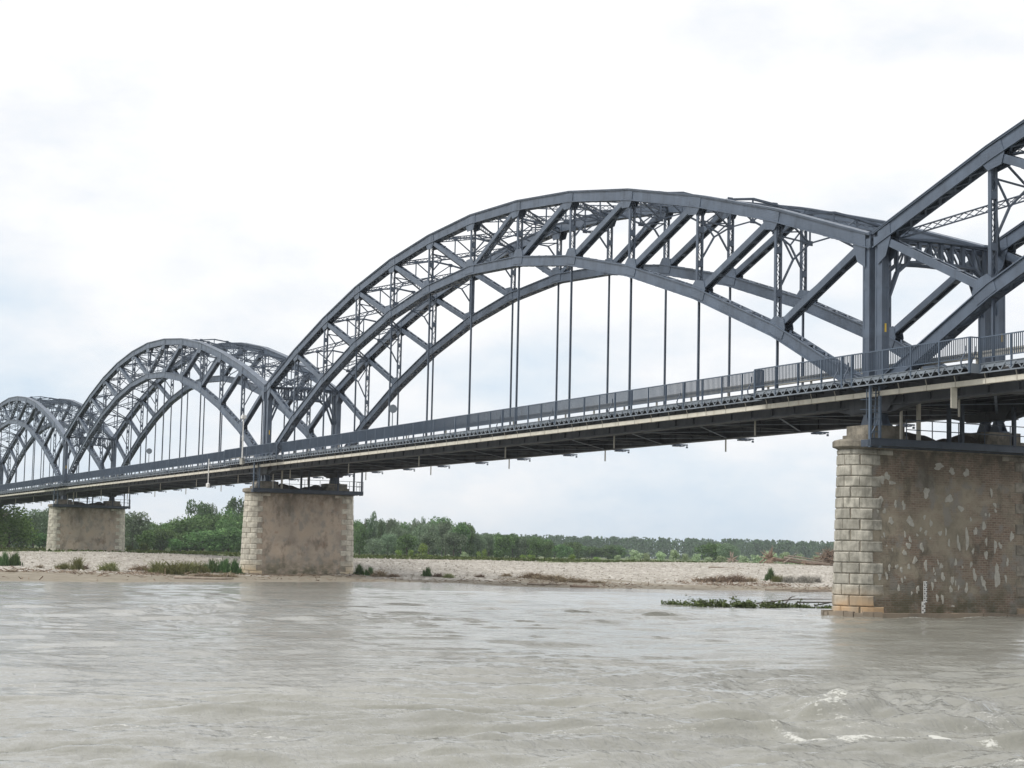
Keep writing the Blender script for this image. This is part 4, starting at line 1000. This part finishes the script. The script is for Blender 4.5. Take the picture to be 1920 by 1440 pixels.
m,nt,b=nodes('cobble'); nt.links.new(ramp(nt,N(nt,'ShaderNodeNewGeometry').outputs['Random Per Island'],[(0,(.16,.145,.12)),(.3,(.29,.268,.225)),(.78,(.37,.345,.295)),(1,(.52,.50,.45))]),b.inputs['Base Color']); b.inputs['Roughness'].default_value=.9
me.materials.append(m); tag(link('cobbles',me),'pale cobbles scattered over the gravel bar','cobbles',kind='stuff')

# drift line: twigs and leaf litter left by the flood on the mud
rg=np.random.default_rng(31); n=5200
yy=rg.uniform(-34,62,n); band=np.where(rg.random(n)<.7,rg.normal(24,2.2,n),rg.uniform(3,30,n)); xx=shore(yy)-band-2*vnoise(yy*.3,yy*0+3,8); keep=vnoise(yy*.16,band*.12,44)+rg.uniform(-.25,.25,n)>-.08
xx,yy=xx[keep],yy[keep]; n=len(xx); zz=terrain(xx,yy)[0]
an=rg.uniform(0,6.28,n); l=rg.gamma(2,.10,n)[:,None]+.05; dv=np.stack([np.cos(an),np.sin(an),rg.normal(0,.35,n)],1)*l; sv=np.stack([-np.sin(an),np.cos(an),.8+0*an],1)*rg.uniform(.012,.045,(n,1)); c0=np.stack([xx,yy,zz+.05],1)
tag(link('drift_litter',quad_mesh('drift_litter',np.stack([c0-dv-sv,c0+dv-sv*.4,c0+dv+sv*.4,c0-dv+sv],1).reshape(-1,3),WM['brown'])),'brown twigs and leaf litter strewn along the muddy bank','litter',kind='stuff')

# ---------------------------------------------------------------- weeds and drift on the bank
WEEDS=[
 (1.9,-23.9,1.19,1.01,'green'),(1.5,-22.9,1.11,1.20,'green'),(3.5,-21.1,0.37,1.10,'twig'),(8.4,-20.1,0.63,1.25,'olive'),(5.3,-18.3,1.19,1.19,'olive'),
 (2.6,-17.0,0.56,1.03,'twig'),(5.5,-15.6,0.92,1.66,'olive'),(-0.1,-11.5,0.62,2.02,'brown'),(6.3,-11.4,1.11,2.04,'olive'),(8.7,-10.9,1.19,2.01,'olive'),
 (4.3,-8.5,1.04,2.08,'olive'),(3.3,-7.1,0.95,1.91,'olive'),(1.3,-5.4,1.26,1.45,'green'),(1.3,-4.2,1.36,1.65,'green'),(1.5,-3.2,1.36,1.26,'green'),
 (13.3,-7.6,0.54,2.25,'brown'),(14.7,-9.8,0.44,2.21,'brown'),(3.0,8.3,0.99,0.99,'green'),(4.3,8.8,0.79,0.89,'green'),(5.9,9.2,0.78,1.57,'brown'),
 (7.6,9.9,0.39,1.46,'brown'),(8.8,12.7,0.83,0.87,'green'),(9.5,13.5,0.44,0.97,'brown'),(10.4,14.2,0.39,1.06,'olive'),(9.7,17.6,0.39,0.88,'brown'),
 (9.2,20.5,0.40,1.09,'brown'),(12.2,21.8,0.68,2.44,'brown'),(15.8,21.7,0.62,2.68,'brown'),(19.1,21.8,0.56,2.35,'brown'),(18.3,23.6,0.43,1.61,'brown'),
 (11.7,40.9,0.72,3.08,'brown'),(11.3,43.0,0.83,2.27,'brown'),(10.9,44.6,1.04,2.29,'brown'),(10.7,45.9,0.73,1.77,'brown'),(9.0,49.5,1.27,1.06,'green'),
 (11.7,48.7,0.68,1.25,'olive'),(12.5,49.3,0.73,1.35,'grey'),(11.3,51.4,0.63,0.95,'grey'),(12.8,51.2,0.73,1.57,'grey'),(11.8,53.1,0.63,0.95,'grey'),
 (19.6,24.5,0.28,1.42,'brown'),(16.0,-25.6,0.25,1.01,'twig'),
]
WD={'green':'dark green upright weed clump','olive':'olive green weed clump','brown':'brownish tangle of dry stalks','twig':'small heap of drift twigs','grey':'greyish clump of dry stalks'}
wc={}
for t in WEEDS: wc.setdefault((t[4],0 if scr(t[0],t[1])<-.146 else 1 if scr(t[0],t[1])<.09 else 2),[]).append(t)
wl={}
for (k,s),ts in wc.items():
    ts.sort(key=lambda t:scr(t[0],t[1])); where=['left of the central pier','right of the central pier','towards the right pier'][s]
    for i,t in enumerate(ts): wl[t]='%s on the bank %s'%(WD[k],where) if len(ts)==1 else '%s, %s from left on the bank %s'%(WD[k],ORD[i],where)
def clump(seed,kind):
    rg=np.random.default_rng(seed); n=620 if kind!='twig' else 200; q=[]
    base=rg.normal(0,.27 if kind!='twig' else .16,(n,2)); hgt=np.clip((.72+.3*np.sin(base[:,0]*9+seed))*np.clip(1.5-np.abs(base[:,0])*1.9,0,1)+rg.normal(0,.16,n),.12,1.05)
    out=[]
    for k in range(n):
        bx,by=base[k]; h=hgt[k]*rg.uniform(.45,1); lx,ly=rg.normal(0,.18 if kind in('green',) else .42,2)*h
        if kind in('brown','twig'): h*=rg.uniform(.3,1); 
        wv=rg.normal(size=2); wv=wv/np.linalg.norm(wv)*rg.uniform(.008,.022)*(1.7 if kind=='green' else 1)
        p0=np.array([bx,by,-.03]); p1=np.array([bx+lx*.4,by+ly*.4,h*.6]); p2=np.array([bx+lx,by+ly,h]); w3=np.array([wv[0],wv[1],0])
        out+= [p0-w3*.6,p0+w3*.6,p1+w3,p1-w3,p1-w3,p1+w3,p2+w3*.25,p2-w3*.25]
        if kind in('green','olive') :
            for _ in range(2):
                t=rg.uniform(.3,1); c=p0+(p2-p0)*t; e=rg.normal(size=3); e/=np.linalg.norm(e); f=np.cross(e,rg.normal(size=3)); f/=np.linalg.norm(f); s=rg.uniform(.02,.045)
                out+=[c-e*s*.3,c+f*s*.4,c+e*s*1.5,c-f*s*.4]
    return quad_mesh('weed',np.array(out),WM[kind])
WPR={k:[clump(50*i+q,k) for q in range(3)] for i,k in enumerate(WD)}
for n,t in enumerate(WEEDS):
    x,y,h,w,k=t
    o=link({'green':'weed_clump','olive':'weed_clump','brown':'dry_brush','twig':'twig_heap','grey':'dry_brush'}[k],WPR[k][n%3],None,(x,y,float(terrain(np.array([x*1.]),np.array([y*1.]))[0][0])),1.3+rng.uniform(-.4,.4))
    o.scale=(w*.85,w*.85,h*1.1); tag(o,wl[t],{'green':'weeds','olive':'weeds','brown':'dry brush','twig':'twigs','grey':'dry brush'}[k],'weed clumps and dry brush on the river bank')
def tz(x,y): return float(terrain(np.array([x*1.]),np.array([y*1.]))[0][0])
# driftwood on the crest of the gravel bar
def log(name,p,q,r,label,mat='deadwood',root=0,branches=0,seed=0):
    rg=random.Random(seed); p=Vector(p);q=Vector(q); mb=MB(); d=(q-p)
    pts=[p+d*f+Vector((rg.uniform(-.06,.06),rg.uniform(-.06,.06),rg.uniform(-.04,.05)))*(1 if 0<f<1 else 0) for f in (0,.25,.5,.75,1)]
    c=pts[0].copy(); pts=[a-c for a in pts]
    mb.tube(pts,[r,r*.9,r*.75,r*.6,r*.35],8)
    dn=d.normalized()
    for k in range(root):
        a=Vector((rg.gauss(0,1),rg.gauss(0,1),rg.gauss(.25,1))); a=(a-dn*a.dot(dn)).normalized(); l=rg.uniform(.6,1.25)*root*.05
        e=a*l-dn*rg.uniform(0,.4)*l; mb.tube([Vector((0,0,0)),e*.5-dn*.1*l,e+Vector((rg.uniform(-.1,.1),rg.uniform(-.1,.1),rg.uniform(-.1,.1)))],[r*.75,r*.4,r*.08],5)
    for k in range(branches):
        f=rg.uniform(.35,.95); b=d*f; a=Vector((rg.gauss(0,1),rg.gauss(0,1),abs(rg.gauss(.4,.6)))).normalized()*rg.uniform(.5,1.2)+dn*rg.uniform(.2,.8)
        mb.tube([b,b+a*.5,b+a],[r*.35,r*.22,.01],5)
    o=mb.build(name,M[mat],None,c,True); tag(o,label,'driftwood','driftwood trunks on the gravel bar'); return o
def G(x,y,h=0): return (x,y,tz(x,y)+h)
log('driftwood_trunk',G(-42,76.6,.45),G(-49,82,.3),.20,'short uprooted stump with upturned roots at the left end of the driftwood',root=18,seed=1)
log('driftwood_trunk',G(-39,80.6,.62),G(-44,90,.35),.24,'thick fallen trunk with a broad reddish root plate on the gravel crest','deadbrown',root=30,seed=2)
log('driftwood_trunk',G(-40,83.5,.9),G(-47,96.5,.45),.16,'long pale fallen trunk lying over the root plate and pointing right',branches=4,seed=3)
log('driftwood_trunk',G(-37,84.6,.35),G(-40,91,.25),.17,'short dark trunk with stubby roots lying before the long fallen trunk','deadbrown',root=9,branches=2,seed=4)
log('driftwood_trunk',G(-43,86,1.2),G(-48.5,96,.85),.10,'thin bare pole sloping above the other driftwood trunks',branches=5,seed=5)
log('driftwood_trunk',G(-15.2,57,.06),G(-15.8,62.5,.05),.10,'lone thin log lying flat on the gravel slope below the driftwood',seed=6)
log('driftwood_trunk',G(25.5,-15,.06),G(26.5,-10.6,.1),.13,'grey drift log lying at the water edge left of the central pier',branches=2,seed=7)
log('driftwood_trunk',G(32.5,11.6,.12),G(32.0,15.6,.1),.08,'half sunk branch in the shallows right of the central pier',branches=5,seed=8)
log('driftwood_trunk',G(-38.5,82.3,.2),G(-40.5,85.6,1.25),.10,'short broken branch standing slantwise among the driftwood trunks','deadwood',branches=3,seed=13)
log('driftwood_trunk',G(-39.5,79.4,.15),G(-40,81.2,1.3),.12,'upright splintered stub at the left side of the root plate','deadbrown',root=5,seed=14)
log('driftwood_trunk',(34.6,14.4,.02),(34.4,17.0,.06),.16,'small dark snag showing above the water right of the central pier','deadbrown',root=3,seed=9)
log('driftwood_trunk',(36.0,31.5,.06),(38.5,39.5,.12),.07,'thin branch stranded in shallow water close to the right pier',branches=6,seed=10)
log('driftwood_trunk',(40.5,31.0,.04),(42.9,35.0,.10),.06,'thinner branch lying in the water below the stranded one near the right pier',branches=6,seed=12)
def brushpile(name,x,y,rx,ry,h,n,label,mat,cat,seed):
    rg=random.Random(seed); mb=MB()
    for k in range(n):
        a=rg.uniform(0,6.28); r=min(1,abs(rg.gauss(0,.42))); bx,by=r*rx*math.cos(a),r*ry*math.sin(a); z=max(0,h*(1-r*.9))*rg.uniform(.05,1.0)
        d=Vector((rg.gauss(0,1)*rx*.35,rg.gauss(0,1)*ry*.35,rg.gauss(0,.28)*h)); p=Vector((bx,by,z))
        mb.tube([p-d*.5,p+Vector((rg.uniform(-.1,.1),rg.uniform(-.1,.1),rg.uniform(0,.15))),p+d*.5],[rg.uniform(.03,.075),.04,.015],4)
    o=mb.build(name,M[mat],None,G(x,y,-.05)); return tag(o,label,cat)
brushpile('brush_pile',-50,97.5,4.2,3.4,2.6,520,'big tangled heap of dead branches on the gravel crest beside the right pier','deadbrown','brush pile',3)
brushpile('brush_pile',-40,96.2,3.0,4.6,1.0,300,'low spread of dead twigs running down from the big branch heap','deadwood','brush pile',4)
# raft of leafy flood debris caught by the right pier
root=empty('flood_debris',(80.0,.8,0),'dark green leafy branches caught in the water at the left of the right pier','debris')
pa=[(75.8,-.9),(78.0,-1.0),(80.5,-.9),(81.8,.6),(81.5,2.5),(82.0,4.4),(82.6,6.4),(83.5,8.6)]
rg=np.random.default_rng(21)
mb=MB(); rr=random.Random(6); cs=[]
def along(f):
    f*=len(pa)-1; i=min(int(f),len(pa)-2); t=f-i; return np.array([pa[i][0]+(pa[i+1][0]-pa[i][0])*t,pa[i][1]+(pa[i+1][1]-pa[i][1])*t])
for k in range(150):
    f=.06+.94*rr.random()**.85; c=along(f)-np.array([80.0,.8]); hgt=(.06+.33*math.sin(math.pi*min(1,f*1.2))**.8)*rr.uniform(.35,1.0)*(1.9 if rr.random()<.12 else 1)
    lf=-1 if f<.5 else rr.choice((-1,1)); d=Vector((rr.uniform(-.6,.3),rr.uniform(-.5,.5)+lf*.25,hgt)); p=Vector((c[0],c[1],-.05))
    mb.tube([p,p+d*.55+Vector((0,0,.05)),p+d],[.018,.012,.004],4)
    for q in range(int(12+30*min(1,f*3.2))):
        t=rr.uniform(.15,1.0); e=p+d*t; cs.append((e.x+rr.gauss(0,.11),e.y+rr.gauss(0,.13),max(.02,e.z+rr.gauss(0,.06))))
for a,b_ in (((3.2,1.5,.25),(1.6,3.2,.62)),((2.0,3.0,.3),(3.0,7.2,.1)),((1.2,1.0,.2),(2.8,5.0,.5)),((2.2,4.0,.15),(1.4,7.4,.34))):
    mb.tube([Vector(a),(Vector(a)+Vector(b_))/2+Vector((0,0,.12)),Vector(b_)],[.035,.03,.012],5)
mb.build('branches',M['bark'],root)
cs=np.array(cs); link('leaves',quad_mesh('leaves',leaf_quads(cs,rg.normal(size=cs.shape)*.6+np.array([0,0,.5]),.062,rg),leaf_mat('leaf_debris',[(.11,.16,.055),(.20,.275,.10),(.31,.38,.17)])),root)

# ---------------------------------------------------------------- the moist air over the river
hm,nt,b=nodes('haze'); nt.nodes.remove(b); pv=N(nt,'ShaderNodeVolumePrincipled'); pv.inputs['Color'].default_value=(.86,.93,1,1); pv.inputs['Density'].default_value=HAZE
nt.links.new(pv.outputs[0],nt.nodes['Material Output'].inputs['Volume'])
hb=MB(); hb.box(-1480,640,-1240,1540,-3.6,29); tag(hb.build('haze',hm),'thin moist haze over the river and the far bank','haze',kind='stuff')

# ---------------------------------------------------------------- light, sky, camera
w=bpy.data.worlds.new('World'); scene.world=w; w.use_nodes=True; nt=w.node_tree
bg=nt.nodes['Background']; SUN_EL,SUN_AZ=R_(52),R_(176)
sky=N(nt,'ShaderNodeTexSky'); sky.sky_type='NISHITA'; sky.sun_disc=False; sky.sun_elevation=SUN_EL; sky.sun_rotation=SUN_AZ; sky.dust_density=2.5
tc=N(nt,'ShaderNodeTexCoord').outputs['Generated']
sx=N(nt,'ShaderNodeSeparateXYZ'); nt.links.new(tc,sx.inputs[0])
def mp(s,l=(0,0,0)):
    q=N(nt,'ShaderNodeMapping'); q.inputs['Scale'].default_value=s; q.inputs['Location'].default_value=l; nt.links.new(tc,q.inputs[0]); return q.outputs[0]
n1=noise(nt,mp((3.2,3.2,7.5),(.35,1.2,.2)),1.5,7,.56); n2=noise(nt,mp((7,7,15),(3,1,5)),1.4,7,.6)
sm_=N(nt,'ShaderNodeMath',operation='MULTIPLY_ADD'); nt.links.new(n2,sm_.inputs[0]); sm_.inputs[1].default_value=.35; nt.links.new(n1,sm_.inputs[2])
el=N(nt,'ShaderNodeMapRange'); el.inputs[1].default_value=0; el.inputs[2].default_value=.26; el.inputs[3].default_value=-.06; el.inputs[4].default_value=.30; nt.links.new(sx.outputs[2],el.inputs[0])
ad=N(nt,'ShaderNodeMath',operation='ADD'); nt.links.new(sm_.outputs[0],ad.inputs[0]); nt.links.new(el.outputs[0],ad.inputs[1])
cloud=ramp(nt,ad.outputs[0],[(.50,(6.7,8.1,9.5)),(.64,(8.3,9.15,10.0)),(.78,(10.0,10.2,10.5)),(.95,(11.6,11.6,11.6))])
# a pale warm veil just over the horizon
hz=N(nt,'ShaderNodeMapRange'); hz.inputs[1].default_value=0; hz.inputs[2].default_value=.05; hz.inputs[3].default_value=.22; hz.inputs[4].default_value=0; nt.links.new(sx.outputs[2],hz.inputs[0])
cloud=mix(nt,hz.outputs[0],cloud,(8.4,8.5,8.7))
c=mix(nt,.93,sky.outputs[0],cloud); nt.links.new(c,bg.inputs['Color']); bg.inputs['Strength'].default_value=.1
sl=bpy.data.lights.new('sun','SUN'); sl.energy=2.3; sl.angle=R_(12); sl.color=(1,.965,.91)
so=bpy.data.objects.new('sun',sl); COL.objects.link(so)
d=Vector((math.cos(SUN_EL)*math.sin(SUN_AZ),math.cos(SUN_EL)*math.cos(SUN_AZ),math.sin(SUN_EL)))
so.rotation_euler=d.to_track_quat('Z','Y').to_euler(); so.location=(60,-60,90)
cam=bpy.data.cameras.new('camera'); cam.lens=36*3416.27/1920; cam.sensor_width=36; cam.clip_end=6000; cam.clip_start=.5
co=bpy.data.objects.new('camera',cam); COL.objects.link(co)
Rv,Uv,Fv=Vector((.42147711,.90657819,.02174938)),Vector((.07521153,-.05884756,.99542965)),Vector((-.90371471,.41791501,.09298803))
co.matrix_world=Matrix(((Rv.x,Uv.x,-Fv.x,163.4615),(Rv.y,Uv.y,-Fv.y,-50.6896),(Rv.z,Uv.z,-Fv.z,2.5),(0,0,0,1)))
scene.camera=co
vs=scene.view_settings; vs.view_transform='Standard'; vs.look='None'; vs.exposure=0; vs.gamma=1
scene.cycles.max_bounces=6; scene.cycles.diffuse_bounces=3; scene.cycles.glossy_bounces=3; scene.cycles.transparent_max_bounces=6
